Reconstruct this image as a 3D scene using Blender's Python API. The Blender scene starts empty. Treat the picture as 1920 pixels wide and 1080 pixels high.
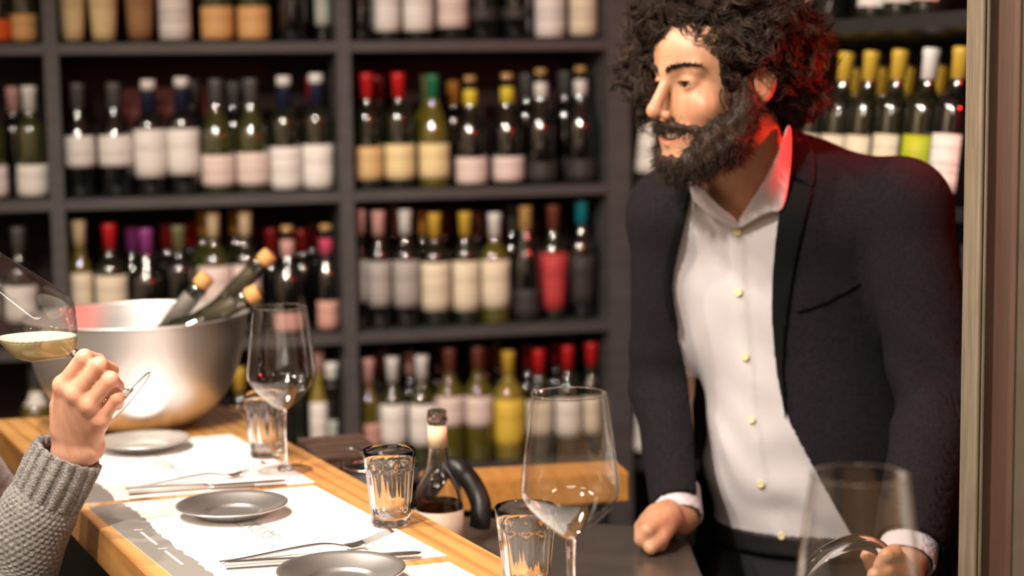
import bpy, bmesh, math, random
import numpy as np
from mathutils import Vector, Matrix, Euler
S = bpy.context.scene
COL = S.collection
rng = np.random.default_rng(7)
random.seed(7)

# ------------------------------------------------------------------ camera
FPX = 3200.0
PIT = math.radians(6.6)
ROLL = 0.015
CAM = np.array([0.0, 0.0, 1.6])
_f = np.array([0, math.cos(PIT), -math.sin(PIT)])
_r0 = np.array([1.0, 0, 0]); _u0 = np.array([0, math.sin(PIT), math.cos(PIT)])
_r = math.cos(ROLL) * _r0 - math.sin(ROLL) * _u0
_u = math.sin(ROLL) * _r0 + math.cos(ROLL) * _u0


def ray(x, y):
    return _f + (x - 960) / FPX * _r + (540 - y) / FPX * _u


def P(x, y, Y):
    d = ray(x, y); return CAM + d * (Y / d[1])


def PZ(x, y, Z):
    d = ray(x, y); return CAM + d * ((Z - 1.6) / d[2])


def PPL(x, y, p0, n):
    d = ray(x, y); return CAM + d * (((p0 - CAM) @ n) / (d @ n))


cam = bpy.data.cameras.new('camera')
camo = bpy.data.objects.new('camera', cam); COL.objects.link(camo)
cam.sensor_width = 36.0; cam.lens = FPX / 1920 * 36
camo.matrix_world = Matrix(((_r[0], _u[0], -_f[0], 0), (_r[1], _u[1], -_f[1], 0), (_r[2], _u[2], -_f[2], 1.6), (0, 0, 0, 1)))
cam.dof.use_dof = True; cam.dof.focus_distance = 2.0; cam.dof.aperture_fstop = 3.0
cam.clip_start = 0.05
S.camera = camo

S.view_settings.view_transform = 'Standard'
S.view_settings.look = 'None'
S.view_settings.gamma = 1.0
S.view_settings.use_curve_mapping = False
S.view_settings.exposure = 0.0

W = bpy.data.worlds.new('world'); S.world = W; W.use_nodes = True
W.node_tree.nodes['Background'].inputs[0].default_value = (1.0, 0.9, 0.8, 1)
W.node_tree.nodes['Background'].inputs[1].default_value = 0.02


def aim(o, t):
    d = Vector(t) - o.location
    o.rotation_euler = d.to_track_quat('-Z', 'Y').to_euler()


def lamp(name, kind, loc, power, color, size=0.05, target=None, spot=None, blend=0.5):
    L = bpy.data.lights.new(name, kind); L.energy = power; L.color = color
    if kind == 'AREA':
        L.shape = 'DISK'; L.size = size
    else:
        L.shadow_soft_size = size
    if kind == 'SPOT':
        L.spot_size = math.radians(spot); L.spot_blend = blend
    o = bpy.data.objects.new(name, L); COL.objects.link(o); o.location = loc
    if target is not None: aim(o, target)
    return o


WARM = (1.0, 0.87, 0.74)
lamp('pendant_light', 'SPOT', (-0.62, 1.75, 2.55), 78, WARM, 0.03, (-0.3, 2.25, 1.0), 120, 0.6)
lamp('pendant_light', 'SPOT', (-0.85, 2.45, 2.55), 60, WARM, 0.03, (-0.3, 2.8, 1.0), 130, 0.6)
lamp('ceiling_spot', 'SPOT', (-0.75, 0.9, 2.7), 235, WARM, 0.045, (0.3, 2.7, 1.35), 75, 0.7)
lamp('room_light', 'AREA', (-0.2, -0.9, 2.9), 32, WARM, 1.2, (0.0, -1.4, 0.0))
lamp('wall_fill_light', 'AREA', (-1.7, 1.0, 2.85), 45, WARM, 0.6, (-2.6, 1.0, 1.3))  # added fill: brightens the left wall for glass edges and metal
lamp('wall_fill_light', 'AREA', (1.5, 0.3, 2.85), 30, WARM, 0.6, (2.4, 0.3, 1.3))  # same added fill for the opposite wall
lamp('ceiling_bounce_fill', 'AREA', (-0.9, 0.4, 2.35), 13, WARM, 0.5, (-0.5, 0.9, 3.0))  # added unseen lamp: soft fill off the ceiling, livelier glass and metal
lamp('red_sign_light', 'POINT', (1.02, 2.40, 1.86), 14, (1.0, 0.03, 0.02), 0.05)
lamp('red_neck_fill', 'SPOT', (0.98, 2.42, 1.70), 45, (1.0, 0.03, 0.02), 0.04, (0.44, 2.46, 1.55), 34, 0.6)  # extra narrow beam added beside the red lamp to redden the neck

# ------------------------------------------------------------------ helpers


def mesh_obj(name, verts, faces, mat=None, parent=None, smooth=False, loc=None):
    me = bpy.data.meshes.new(name)
    me.from_pydata([tuple(map(float, v)) for v in verts], [], [tuple(map(int, f)) for f in faces])
    me.update()
    return link(name, me, mat, parent, smooth, loc)


def link(name, me, mat=None, parent=None, smooth=False, loc=None):
    if smooth and len(me.polygons):
        me.polygons.foreach_set('use_smooth', [True] * len(me.polygons))
    o = bpy.data.objects.new(name, me); COL.objects.link(o)
    if mat is not None and not me.materials: me.materials.append(mat)
    if parent is not None: o.parent = parent
    if loc is not None: o.location = loc
    return o


def quick_mesh(name, V, Q, mat=None, parent=None, smooth=True):
    """numpy arrays of vertices and quads (or tris) to an object, fast."""
    V = np.asarray(V, np.float32); Q = np.asarray(Q, np.int32); k = Q.shape[1]
    me = bpy.data.meshes.new(name)
    me.vertices.add(len(V)); me.vertices.foreach_set('co', V.ravel())
    me.loops.add(Q.size); me.loops.foreach_set('vertex_index', Q.ravel())
    me.polygons.add(len(Q)); me.polygons.foreach_set('loop_start', np.arange(0, Q.size, k, dtype=np.int32))
    me.polygons.foreach_set('loop_total', np.full(len(Q), k, np.int32))
    me.update(calc_edges=True); me.validate()
    return link(name, me, mat, parent, smooth)


def empty(name, loc, label, cat, group=None, rot=None):
    o = bpy.data.objects.new(name, None); COL.objects.link(o); o.location = loc
    o.empty_display_size = 0.05
    if rot is not None: o.rotation_euler = rot
    return tag(o, label, cat, group)


def tag(o, label=None, cat=None, group=None, kind=None):
    if label: o['label'] = label
    if cat: o['category'] = cat
    if group: o['group'] = group
    if kind: o['kind'] = kind
    return o


def box(name, lo, hi, mat, parent=None, bev=0.0, loc=None):
    bm = bmesh.new(); bmesh.ops.create_cube(bm, size=1)
    lo = Vector(lo); hi = Vector(hi)
    for v in bm.verts: v.co = Vector([(lo[i] + hi[i]) / 2 + v.co[i] * (hi[i] - lo[i]) for i in range(3)])
    if bev: bmesh.ops.bevel(bm, geom=bm.edges[:], offset=bev, segments=2, affect='EDGES')
    me = bpy.data.meshes.new(name); bm.to_mesh(me); bm.free()
    return link(name, me, mat, parent, False, loc)


def prism(name, poly, z0, z1, mat, parent=None, bev=0.0):
    bm = bmesh.new()
    a = [bm.verts.new((p[0], p[1], z0)) for p in poly]
    fc = bm.faces.new(a)
    r = bmesh.ops.extrude_face_region(bm, geom=[fc])
    for v in [g for g in r['geom'] if isinstance(g, bmesh.types.BMVert)]: v.co.z = z1
    bmesh.ops.recalc_face_normals(bm, faces=bm.faces[:])
    if bev: bmesh.ops.bevel(bm, geom=bm.edges[:], offset=bev, segments=2, affect='EDGES')
    me = bpy.data.meshes.new(name); bm.to_mesh(me); bm.free()
    return link(name, me, mat, parent)


def lathe(name, prof, n, mat, parent=None, a0=0.0, a1=2 * math.pi, smooth=True, flute=None):
    """profile of (r, z) turned about z; closed ring unless a partial arc is asked."""
    full = abs(a1 - a0 - 2 * math.pi) < 1e-6
    m = n if full else n + 1
    ang = a0 + (a1 - a0) * np.arange(m) / n
    V = []; F = []
    for (r, z) in prof:
        for k, a in enumerate(ang):
            rr = r if flute is None else flute(r, z, a)
            V.append((rr * math.cos(a), rr * math.sin(a), z))
    for i in range(len(prof) - 1):
        for k in range(n):
            k2 = (k + 1) % m
            F.append((i * m + k, i * m + k2, (i + 1) * m + k2, (i + 1) * m + k))
    o = mesh_obj(name, V, F, mat, parent, smooth)
    bm = bmesh.new(); bm.from_mesh(o.data)
    bmesh.ops.remove_doubles(bm, verts=bm.verts[:], dist=1e-6)
    bmesh.ops.recalc_face_normals(bm, faces=bm.faces[:])
    bm.to_mesh(o.data); bm.free()
    return o


def tube(name, pts, rad, mat, parent=None, n=12, closed=False):
    pts = np.asarray(pts, float); m = len(pts)
    rad = np.broadcast_to(np.asarray(rad, float), (m,))
    V = []; F = []
    prev = None
    for i in range(m):
        a = pts[(i - 1) % m] if (closed or i > 0) else pts[i]
        b = pts[(i + 1) % m] if (closed or i < m - 1) else pts[i]
        t = (b - a) / np.linalg.norm(b - a)
        if prev is None:
            ref = np.array([0, 0, 1.0]) if abs(t[2]) < 0.9 else np.array([1.0, 0, 0])
            u = np.cross(t, ref)
        else:
            u = prev - t * (prev @ t)
        u /= np.linalg.norm(u); prev = u; w = np.cross(t, u)
        for k in range(n):
            an = 2 * math.pi * k / n
            V.append(pts[i] + rad[i] * (math.cos(an) * u + math.sin(an) * w))
    for i in range(m if closed else m - 1):
        for k in range(n):
            F.append((i * n + k, i * n + (k + 1) % n, ((i + 1) % m) * n + (k + 1) % n, ((i + 1) % m) * n + k))
    if not closed:
        F.append(tuple(range(n))[::-1]); F.append(tuple(range((m - 1) * n, m * n)))
    return mesh_obj(name, V, F, mat, parent, True)


def spline(pts, n):
    """Catmull-Rom through the points, n samples."""
    p = np.asarray(pts, float); p = np.vstack([2 * p[0] - p[1], p, 2 * p[-1] - p[-2]])
    t = np.linspace(0, len(p) - 3 - 1e-9, n); i = t.astype(int); f = (t - i)[:, None]
    a, b, c, d = p[i], p[i + 1], p[i + 2], p[i + 3]
    return 0.5 * (2 * b + (c - a) * f + (2 * a - 5 * b + 4 * c - d) * f ** 2 + (3 * b - a - 3 * c + d) * f ** 3)


# ------------------------------------------------------------------ materials
MATS = {}


def mat(name, color=(0.5, 0.5, 0.5), rough=0.5, metal=0.0, coat=0.0, spec=0.5, emit=None, sheen=0.0, sss=0.0, trans=0.0, ior=1.45):
    if name in MATS: return MATS[name]
    m = bpy.data.materials.new(name); m.use_nodes = True
    b = m.node_tree.nodes['Principled BSDF']
    b.inputs['Base Color'].default_value = (*color, 1); b.inputs['Roughness'].default_value = rough
    b.inputs['Metallic'].default_value = metal; b.inputs['Coat Weight'].default_value = coat
    b.inputs['Specular IOR Level'].default_value = spec; b.inputs['IOR'].default_value = ior
    b.inputs['Sheen Weight'].default_value = sheen
    b.inputs['Transmission Weight'].default_value = trans
    if sss:
        b.inputs['Subsurface Weight'].default_value = sss
        b.inputs['Subsurface Radius'].default_value = (0.012, 0.005, 0.003); b.inputs['Subsurface Scale'].default_value = 0.6
    if emit:
        b.inputs['Emission Color'].default_value = (*emit[0], 1); b.inputs['Emission Strength'].default_value = emit[1]
    MATS[name] = m
    return m


def nodes(m):
    return m.node_tree.nodes, m.node_tree.links, m.node_tree.nodes['Principled BSDF']


def add_noise(m, c1, c2, scale, stretch=(1, 1, 1), detail=4, bump=0.0, coord='Object', lo=0.35, hi=0.65, bscale=None, dist=0.0):
    N, L, b = nodes(m)
    tc = N.new('ShaderNodeTexCoord'); mp = N.new('ShaderNodeMapping'); mp.inputs['Scale'].default_value = stretch
    nz = N.new('ShaderNodeTexNoise'); nz.inputs['Scale'].default_value = scale; nz.inputs['Detail'].default_value = detail
    nz.inputs['Distortion'].default_value = dist
    rp = N.new('ShaderNodeValToRGB')
    rp.color_ramp.elements[0].position = lo; rp.color_ramp.elements[0].color = (*c1, 1)
    rp.color_ramp.elements[1].position = hi; rp.color_ramp.elements[1].color = (*c2, 1)
    L.new(tc.outputs[coord], mp.inputs['Vector']); L.new(mp.outputs[0], nz.inputs['Vector'])
    L.new(nz.outputs['Fac'], rp.inputs['Fac']); L.new(rp.outputs['Color'], b.inputs['Base Color'])
    if bump:
        bp = N.new('ShaderNodeBump'); bp.inputs['Strength'].default_value = bump; bp.inputs['Distance'].default_value = 0.002
        src = nz
        if bscale:
            src = N.new('ShaderNodeTexNoise'); src.inputs['Scale'].default_value = bscale
            L.new(mp.outputs[0], src.inputs['Vector'])
        L.new(src.outputs['Fac'], bp.inputs['Height']); L.new(bp.outputs[0], b.inputs['Normal'])
    return m


M_shelf = add_noise(mat('dark_grey_painted_wood', rough=0.45), (0.064, 0.060, 0.061), (0.084, 0.078, 0.079), 9, (1, 1, 6))
M_back = add_noise(mat('shelf_back_board', rough=0.7), (0.020, 0.008, 0.008), (0.030, 0.011, 0.010), 5)
M_wall = add_noise(mat('dark_plaster', rough=0.8), (0.10, 0.08, 0.07), (0.13, 0.105, 0.09), 6, bump=0.1)
M_beige = add_noise(mat('beige_painted_plaster', rough=0.6), (0.13, 0.105, 0.075), (0.155, 0.125, 0.09), 14, bump=0.15)
M_trim = add_noise(mat('beige_timber_trim', rough=0.5), (0.15, 0.12, 0.085), (0.21, 0.17, 0.12), 30, (4, 4, 0.4), bump=0.3)
M_cove = add_noise(mat('brown_cove_red_lit', rough=0.55), (0.085, 0.042, 0.028), (0.105, 0.055, 0.038), 20, (3, 3, 0.3), bump=0.1)  # brown trim; its reddish tint stands in for red lamp light
M_cream = mat('cream_wall_paint', (0.62, 0.52, 0.40), 0.8)
M_floor = add_noise(mat('dark_floor', rough=0.5), (0.02, 0.016, 0.013), (0.035, 0.027, 0.02), 3)
M_ceil = mat('ceiling_paint', (0.55, 0.50, 0.44), 0.9)
M_black = mat('black_paint', (0.012, 0.011, 0.011), 0.6)
M_rubber = mat('black_rubber', (0.010, 0.010, 0.010), 0.42)
M_steel = mat('polished_steel', (0.62, 0.61, 0.60), 0.16, 1.0)
M_steel2 = add_noise(mat('worn_steel_plate', rough=0.37, metal=1.0), (0.66, 0.65, 0.64), (0.74, 0.73, 0.71), 40)
M_cut = mat('cutlery_steel', (0.66, 0.65, 0.64), 0.28, 1.0)
M_ctr = add_noise(mat('dark_steel_counter', rough=0.26, metal=0.6), (0.10, 0.09, 0.08), (0.135, 0.12, 0.105), 12)
M_paper = mat('white_paper', (0.80, 0.78, 0.765), 0.7)
M_napk = mat('white_napkin', (0.82, 0.79, 0.76), 0.85)
M_ink = mat('grey_print', (0.21, 0.20, 0.185), 0.7)
M_inkl = mat('light_print', (0.78, 0.75, 0.70), 0.7)
M_inkt = mat('thin_grey_print', (0.34, 0.32, 0.31), 0.7)


def wood(name, light, dark, s=1.0):
    m = mat(name, light, 0.36)
    N, L, b = nodes(m)
    tc = N.new('ShaderNodeTexCoord'); mp = N.new('ShaderNodeMapping'); mp.inputs['Scale'].default_value = (s, s * 0.10, s)
    nz = N.new('ShaderNodeTexNoise'); nz.inputs['Scale'].default_value = 7; nz.inputs['Detail'].default_value = 3
    wv = N.new('ShaderNodeTexWave'); wv.bands_direction = 'X'; wv.inputs['Scale'].default_value = 11
    wv.inputs['Distortion'].default_value = 9; wv.inputs['Detail'].default_value = 3; wv.inputs['Detail Scale'].default_value = 0.7
    fine = N.new('ShaderNodeTexNoise'); fine.inputs['Scale'].default_value = 90; fine.inputs['Detail'].default_value = 2
    rp = N.new('ShaderNodeValToRGB'); e = rp.color_ramp.elements
    e[0].position = 0.0; e[0].color = (*dark, 1); e[1].position = 0.42; e[1].color = (*light, 1)
    mx = N.new('ShaderNodeMixRGB'); mx.blend_type = 'MULTIPLY'; mx.inputs['Fac'].default_value = 0.35
    L.new(tc.outputs['Object'], mp.inputs['Vector'])
    for n in (nz, wv, fine): L.new(mp.outputs[0], n.inputs['Vector'])
    L.new(wv.outputs['Fac'], rp.inputs['Fac'])
    L.new(rp.outputs['Color'], mx.inputs[1])
    r2 = N.new('ShaderNodeValToRGB'); r2.color_ramp.elements[0].position = 0.3; r2.color_ramp.elements[0].color = (0.55, 0.5, 0.45, 1)
    r2.color_ramp.elements[1].position = 0.7
    L.new(fine.outputs['Fac'], r2.inputs['Fac']); L.new(r2.outputs['Color'], mx.inputs[2])
    L.new(mx.outputs[0], b.inputs['Base Color'])
    bp = N.new('ShaderNodeBump'); bp.inputs['Strength'].default_value = 0.15; bp.inputs['Distance'].default_value = 0.001
    L.new(wv.outputs['Fac'], bp.inputs['Height']); L.new(bp.outputs[0], b.inputs['Normal'])
    return m


M_wood = wood('honey_pine', (0.58, 0.31, 0.10), (0.43, 0.205, 0.060))
M_wood2 = wood('orange_pine', (0.56, 0.25, 0.065), (0.52, 0.23, 0.058))
M_dwood = wood('dark_slat_wood', (0.12, 0.070, 0.050), (0.06, 0.034, 0.026), 3)


def glass_mat(name, color=(1, 1, 1), rough=0.0, ior=1.47):
    m = bpy.data.materials.new(name); m.use_nodes = True
    N = m.node_tree.nodes; L = m.node_tree.links; N.clear()
    o = N.new('ShaderNodeOutputMaterial'); g = N.new('ShaderNodeBsdfGlass')
    g.inputs['Color'].default_value = (*color, 1); g.inputs['Roughness'].default_value = rough; g.inputs['IOR'].default_value = ior
    L.new(g.outputs[0], o.inputs['Surface'])
    return m


M_glass = glass_mat('clear_glass')
M_bowl = bpy.data.materials.new('thin_blown_glass'); M_bowl.use_nodes = True
_N = M_bowl.node_tree.nodes; _L = M_bowl.node_tree.links; _N.clear()
_o = _N.new('ShaderNodeOutputMaterial'); _t = _N.new('ShaderNodeBsdfTransparent'); _t.inputs[0].default_value = (0.97, 0.97, 0.97, 1)
_g = _N.new('ShaderNodeBsdfGlossy'); _g.inputs['Roughness'].default_value = 0.03
_w = _N.new('ShaderNodeLayerWeight'); _w.inputs['Blend'].default_value = 0.5
_p = _N.new('ShaderNodeMath'); _p.operation = 'POWER'; _p.inputs[1].default_value = 2.1
_q = _N.new('ShaderNodeMath'); _q.operation = 'MULTIPLY_ADD'; _q.inputs[1].default_value = 0.85; _q.inputs[2].default_value = 0.075
_x = _N.new('ShaderNodeMixShader')
_L.new(_w.outputs['Facing'], _p.inputs[0]); _L.new(_p.outputs[0], _q.inputs[0]); _L.new(_q.outputs[0], _x.inputs[0])
_L.new(_t.outputs[0], _x.inputs[1]); _L.new(_g.outputs[0], _x.inputs[2]); _L.new(_x.outputs[0], _o.inputs['Surface'])
M_wine = glass_mat('sparkling_white_wine', (1.0, 0.96, 0.70), 0.0, 1.18)
_N = M_wine.node_tree.nodes; _L = M_wine.node_tree.links
_tr = _N.new('ShaderNodeBsdfTranslucent'); _tr.inputs[0].default_value = (1.0, 0.97, 0.66, 1)
_df = _N.new('ShaderNodeBsdfDiffuse'); _df.inputs[0].default_value = (0.95, 0.91, 0.58, 1)
_m2 = _N.new('ShaderNodeMixShader'); _m2.inputs[0].default_value = 0.5
_mx = _N.new('ShaderNodeMixShader'); _mx.inputs[0].default_value = 0.78
_L.new(_tr.outputs[0], _m2.inputs[1]); _L.new(_df.outputs[0], _m2.inputs[2])
_L.new(_N['Glass BSDF'].outputs[0], _mx.inputs[1]); _L.new(_m2.outputs[0], _mx.inputs[2]); _L.new(_mx.outputs[0], _N['Material Output'].inputs['Surface'])


def bottle_glass(name, c, tr=0.0):
    return mat(name, c, 0.012, 0.0, 0.0, 0.5, trans=tr, ior=2.3)


BG = {'black': bottle_glass('black_bottle_glass', (0.006, 0.006, 0.006)),
      'dark': bottle_glass('dark_green_bottle_glass', (0.010, 0.012, 0.006)),
      'olive': bottle_glass('olive_bottle_glass', (0.11, 0.095, 0.012)),
      'green': bottle_glass('green_bottle_glass', (0.035, 0.040, 0.008)),
      'yellow': bottle_glass('yellow_bottle_glass', (0.26, 0.20, 0.03)),
      'brown': bottle_glass('brown_bottle_glass', (0.05, 0.018, 0.008))}
LAMP_C = {}


def paint(name, c, rough=0.5, metal=0.0):
    return mat(name, c, rough, metal)


CAP = {'white': ((0.80, 0.77, 0.75), 'white'), 'grey': ((0.10, 0.095, 0.095), 'dark grey'), 'red': ((0.55, 0.015, 0.02), 'red'),
       'darkred': ((0.22, 0.01, 0.012), 'dark red'), 'green': ((0.02, 0.16, 0.07), 'green'), 'yellow': ((0.75, 0.60, 0.05), 'yellow'),
       'gold': ((0.62, 0.40, 0.05), 'gold'), 'orange': ((0.50, 0.22, 0.04), 'orange'), 'pink': ((0.72, 0.40, 0.36), 'pink'),
       'purple': ((0.30, 0.05, 0.24), 'purple'), 'cream': ((0.75, 0.60, 0.36), 'cream'), 'navy': ((0.012, 0.016, 0.04), 'navy'),
       'teal': ((0.01, 0.22, 0.28), 'teal'), 'olive': ((0.16, 0.15, 0.07), 'olive'), 'black': ((0.01, 0.01, 0.01), 'black'),
       'tan': ((0.50, 0.30, 0.10), 'tan'), 'hotpink': ((0.65, 0.08, 0.16), 'crimson'), 'brown': ((0.17, 0.05, 0.03), 'brown')}
LAB = {'white': ((0.80, 0.76, 0.72), 'white'), 'cream': ((0.76, 0.66, 0.50), 'cream'), 'tan': ((0.72, 0.47, 0.22), 'tan'),
       'yelcream': ((0.80, 0.64, 0.34), 'pale yellow'), 'orange': ((0.72, 0.40, 0.16), 'orange'), 'pinkwhite': ((0.76, 0.62, 0.57), 'pinkish white'),
       'grey': ((0.40, 0.36, 0.34), 'grey'), 'dark': ((0.035, 0.03, 0.03), 'black'), 'red': ((0.50, 0.05, 0.055), 'red'),
       'yellow': ((0.72, 0.50, 0.06), 'yellow'), 'lime': ((0.46, 0.52, 0.02), 'lime green'), 'brown': ((0.36, 0.19, 0.08), 'brown'),
       'redorange': ((0.80, 0.13, 0.02), 'red orange'), 'greygreen': ((0.42, 0.45, 0.40), 'grey green'), 'pink': ((0.62, 0.33, 0.28), 'pink'),
       'blue': ((0.38, 0.42, 0.60), 'pale blue')}


def cap_mat(k): return mat('capsule_' + k, CAP[k][0], 0.35)


def lab_mat(k, style=0):
    nm = 'label_%s_%d' % (k, style)
    if nm in MATS: return MATS[nm]
    m = mat(nm, LAB[k][0], 0.6)
    c = np.array(LAB[k][0]); N, L, b = nodes(m)
    tc = N.new('ShaderNodeTexCoord'); sp = N.new('ShaderNodeSeparateXYZ'); L.new(tc.outputs['Generated'], sp.inputs[0])
    # printed lines in two bands of the label, broken up by a stretched noise
    nz = N.new('ShaderNodeTexNoise'); nz.inputs['Scale'].default_value = 9 + 3 * style
    mp = N.new('ShaderNodeMapping'); mp.inputs['Scale'].default_value = (3, 3, 1.2); mp.inputs['Location'].default_value = (style * 1.7, 0, style)
    L.new(tc.outputs['Generated'], mp.inputs[0]); L.new(mp.outputs[0], nz.inputs['Vector'])
    rp = N.new('ShaderNodeValToRGB'); cr = rp.color_ramp; cr.interpolation = 'CONSTANT'
    bands = [(0.0, 0), (0.22, 1), (0.27, 0), (0.34, 1), (0.37, 0), (0.55, 1), (0.68, 0)] if style < 3 else [(0.0, 0), (0.30, 1), (0.38, 0), (0.43, 1), (0.52, 0), (0.74, 1), (0.79, 0)]
    cr.elements[0].position = 0; cr.elements[0].color = (0, 0, 0, 1); cr.elements[1].position = bands[1][0]; cr.elements[1].color = (1, 1, 1, 1)
    for p, v in bands[2:]:
        e = cr.elements.new(p); e.color = (v, v, v, 1)
    L.new(sp.outputs['Z'], rp.inputs['Fac'])
    th = N.new('ShaderNodeMath'); th.operation = 'GREATER_THAN'; th.inputs[1].default_value = 0.53
    L.new(nz.outputs['Fac'], th.inputs[0])
    ml = N.new('ShaderNodeMath'); ml.operation = 'MULTIPLY'; L.new(th.outputs[0], ml.inputs[0]); L.new(rp.outputs['Color'], ml.inputs[1])
    mx = N.new('ShaderNodeMixRGB'); L.new(ml.outputs[0], mx.inputs['Fac'])
    mx.inputs[1].default_value = (*c, 1); mx.inputs[2].default_value = (*(c * (0.62 if style < 3 else 0.35)), 1)
    L.new(mx.outputs[0], b.inputs['Base Color'])
    return m
# ------------------------------------------------------------------ the room
def structure(o): o['kind'] = 'structure'; return o


structure(box('floor', (-2.6, -2.2, -0.05), (2.4, 5.6, 0.0), M_floor))
structure(box('ceiling', (-2.6, -2.2, 3.0), (2.4, 5.6, 3.05), M_ceil))
structure(box('wall_back', (-2.6, 5.5, 0.0), (2.4, 5.6, 3.0), M_wall))
structure(box('wall_left', (-2.7, -2.2, 0.0), (-2.6, 5.6, 3.0), M_cream))
structure(box('wall_front', (-2.6, -2.3, 0.0), (2.4, -2.2, 3.0), M_cream))
structure(box('wall_side', (2.4, -2.2, 0.0), (2.5, 5.6, 3.0), M_cream))

# partition at the right edge of the view: beaded trim, cove, flat plaster
WX = P(1826, 540, 2.0)[0]
wr = structure(box('wall_right', (WX + 0.046, 1.992, 0.0), (2.4, 2.06, 3.0), M_beige))


def extrude_profile(name, prof, z0, z1, m):
    """closed plan outline (x, y) pulled up the wall."""
    o = prism(name, prof, z0, z1, m)
    return structure(o)


def bead(cx, cy, r, a0, a1, n=8):
    return [(cx + r * math.cos(a0 + (a1 - a0) * i / n), cy + r * math.sin(a0 + (a1 - a0) * i / n)) for i in range(n + 1)]


w1 = 0.0062
pr = [(WX, 2.05)] + bead(WX + w1 / 2, 1.990, w1 / 2, math.pi, 2 * math.pi) + bead(WX + w1 * 1.5, 1.992, w1 * 0.45, math.pi, 2 * math.pi) + [(WX + w1 * 1.95, 2.05)]
extrude_profile('trim_1', pr, 0.0, 3.0, M_trim)
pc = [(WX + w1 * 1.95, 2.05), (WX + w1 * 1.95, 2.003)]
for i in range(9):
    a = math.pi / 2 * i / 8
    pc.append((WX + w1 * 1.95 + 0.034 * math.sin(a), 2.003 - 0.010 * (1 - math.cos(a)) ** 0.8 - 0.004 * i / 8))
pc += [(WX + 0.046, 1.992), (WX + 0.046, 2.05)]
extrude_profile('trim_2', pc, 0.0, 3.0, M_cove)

# ------------------------------------------------------------------ wine shelving
SA = np.array([-1.04770205, 3.93, 0.0]); SB = np.array([0.27472805, 4.27, 0.0])
US = (SB - SA) / np.linalg.norm(SB - SA); NS = np.array([-US[1], US[0], 0.0])
SANG = math.atan2(US[1], US[0])


def s_at(px, py, off=0.0):
    q = PPL(px, py, SA + NS * off, NS); return (q - SA) @ US


shelving = empty('wine_shelving', SA, 'dark grey open wine shelving covering the whole back wall behind the bar', 'shelving', rot=(0, 0, SANG))
POST = [(-0.69 - 0.69, 0.033), (-0.69, 0.033), (s_at(103, 270), 0.033), (s_at(650, 320), 0.034), (s_at(1163, 500), 0.060)]
LEV = [0.315, 0.67, 1.02, 1.365, 1.722, 2.07, 2.42]
DEP = 0.30
for s, w in POST:
    box('upright', (s - w / 2, -0.004, 0.0), (s + w / 2, DEP, 2.5), M_shelf, shelving, 0.002)
for i in range(len(POST) - 1):
    a = POST[i][0] + POST[i][1] / 2; b = POST[i + 1][0] - POST[i + 1][1] / 2
    for zz in LEV:
        box('shelf_board', (a, 0.0, zz - 0.025), (b, DEP - 0.008, zz), M_shelf, shelving, 0.0015)
    box('back_board', (a - 0.01, DEP - 0.008, 0.0), (b + 0.01, DEP, 2.5), M_back, shelving)

# side unit: runs towards the viewer on the right, its boards slope back
DA = np.array([0.3092, 4.25, 0.0]); DB = np.array([0.8122, 3.10, 0.0])
UD = (DB - DA) / np.linalg.norm(DB - DA); ND = np.array([-UD[1], UD[0], 0.0])
if ND[0] < 0: ND = -ND
LD = np.linalg.norm(DB - DA)
side = empty('side_wine_shelving', DA, 'black side wine shelving behind the bearded man with backward sloping boards', 'shelving',
             rot=(0, 0, math.atan2(UD[1], UD[0])))
# local x runs along UD; ND points to local +y or -y
_c, _s = math.cos(-math.atan2(UD[1], UD[0])), math.sin(-math.atan2(UD[1], UD[0]))
SGN = 1.0 if (_s * ND[0] + _c * ND[1]) > 0 else -1.0
TILT = math.radians(7.0)
SLEV = [0.32, 0.67, 1.02, 1.378, 1.731, 2.09]
M_side = add_noise(mat('charcoal_painted_wood', rough=0.45), (0.020, 0.020, 0.020), (0.028, 0.027, 0.027), 9)


def side_board(z):
    V = []
    L0, L1 = 0.0, 1.95
    for x in (L0, L1):
        for (y, dz) in ((0, 0), (0.27, -0.27 * math.tan(TILT)), (0.27, -0.27 * math.tan(TILT) - 0.028), (0, -0.028)):
            V.append((x, SGN * y, z + dz))
    Fc = [(0, 1, 2, 3), (7, 6, 5, 4), (0, 4, 5, 1), (1, 5, 6, 2), (2, 6, 7, 3), (3, 7, 4, 0)]
    if SGN < 0: Fc = [f[::-1] for f in Fc]
    o = mesh_obj('shelf_board', V, Fc, M_side, side)
    bm = bmesh.new(); bm.from_mesh(o.data); bmesh.ops.recalc_face_normals(bm, faces=bm.faces[:]); bm.to_mesh(o.data); bm.free()


for zz in SLEV: side_board(zz)
ya, yb = sorted((SGN * 0.28, SGN * 0.295))
box('back_board', (0.03, ya, 0), (1.95, yb, 2.4), M_black, side)
ya, yb = sorted((0.0, SGN * 0.28))
box('upright', (1.95, ya, 0), (1.985, yb, 2.4), M_side, side)

# ------------------------------------------------------------------ wine bottles
_bcache = {}
_lat = {}


def lathe_mesh(key, prof, n, m, a0=0.0, a1=2 * math.pi):
    if key in _lat: return _lat[key]
    o = lathe('tmp', prof, n, m, None, a0, a1)
    me = o.data; bpy.data.objects.remove(o); _lat[key] = me; me.name = key[0]
    return me


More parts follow.
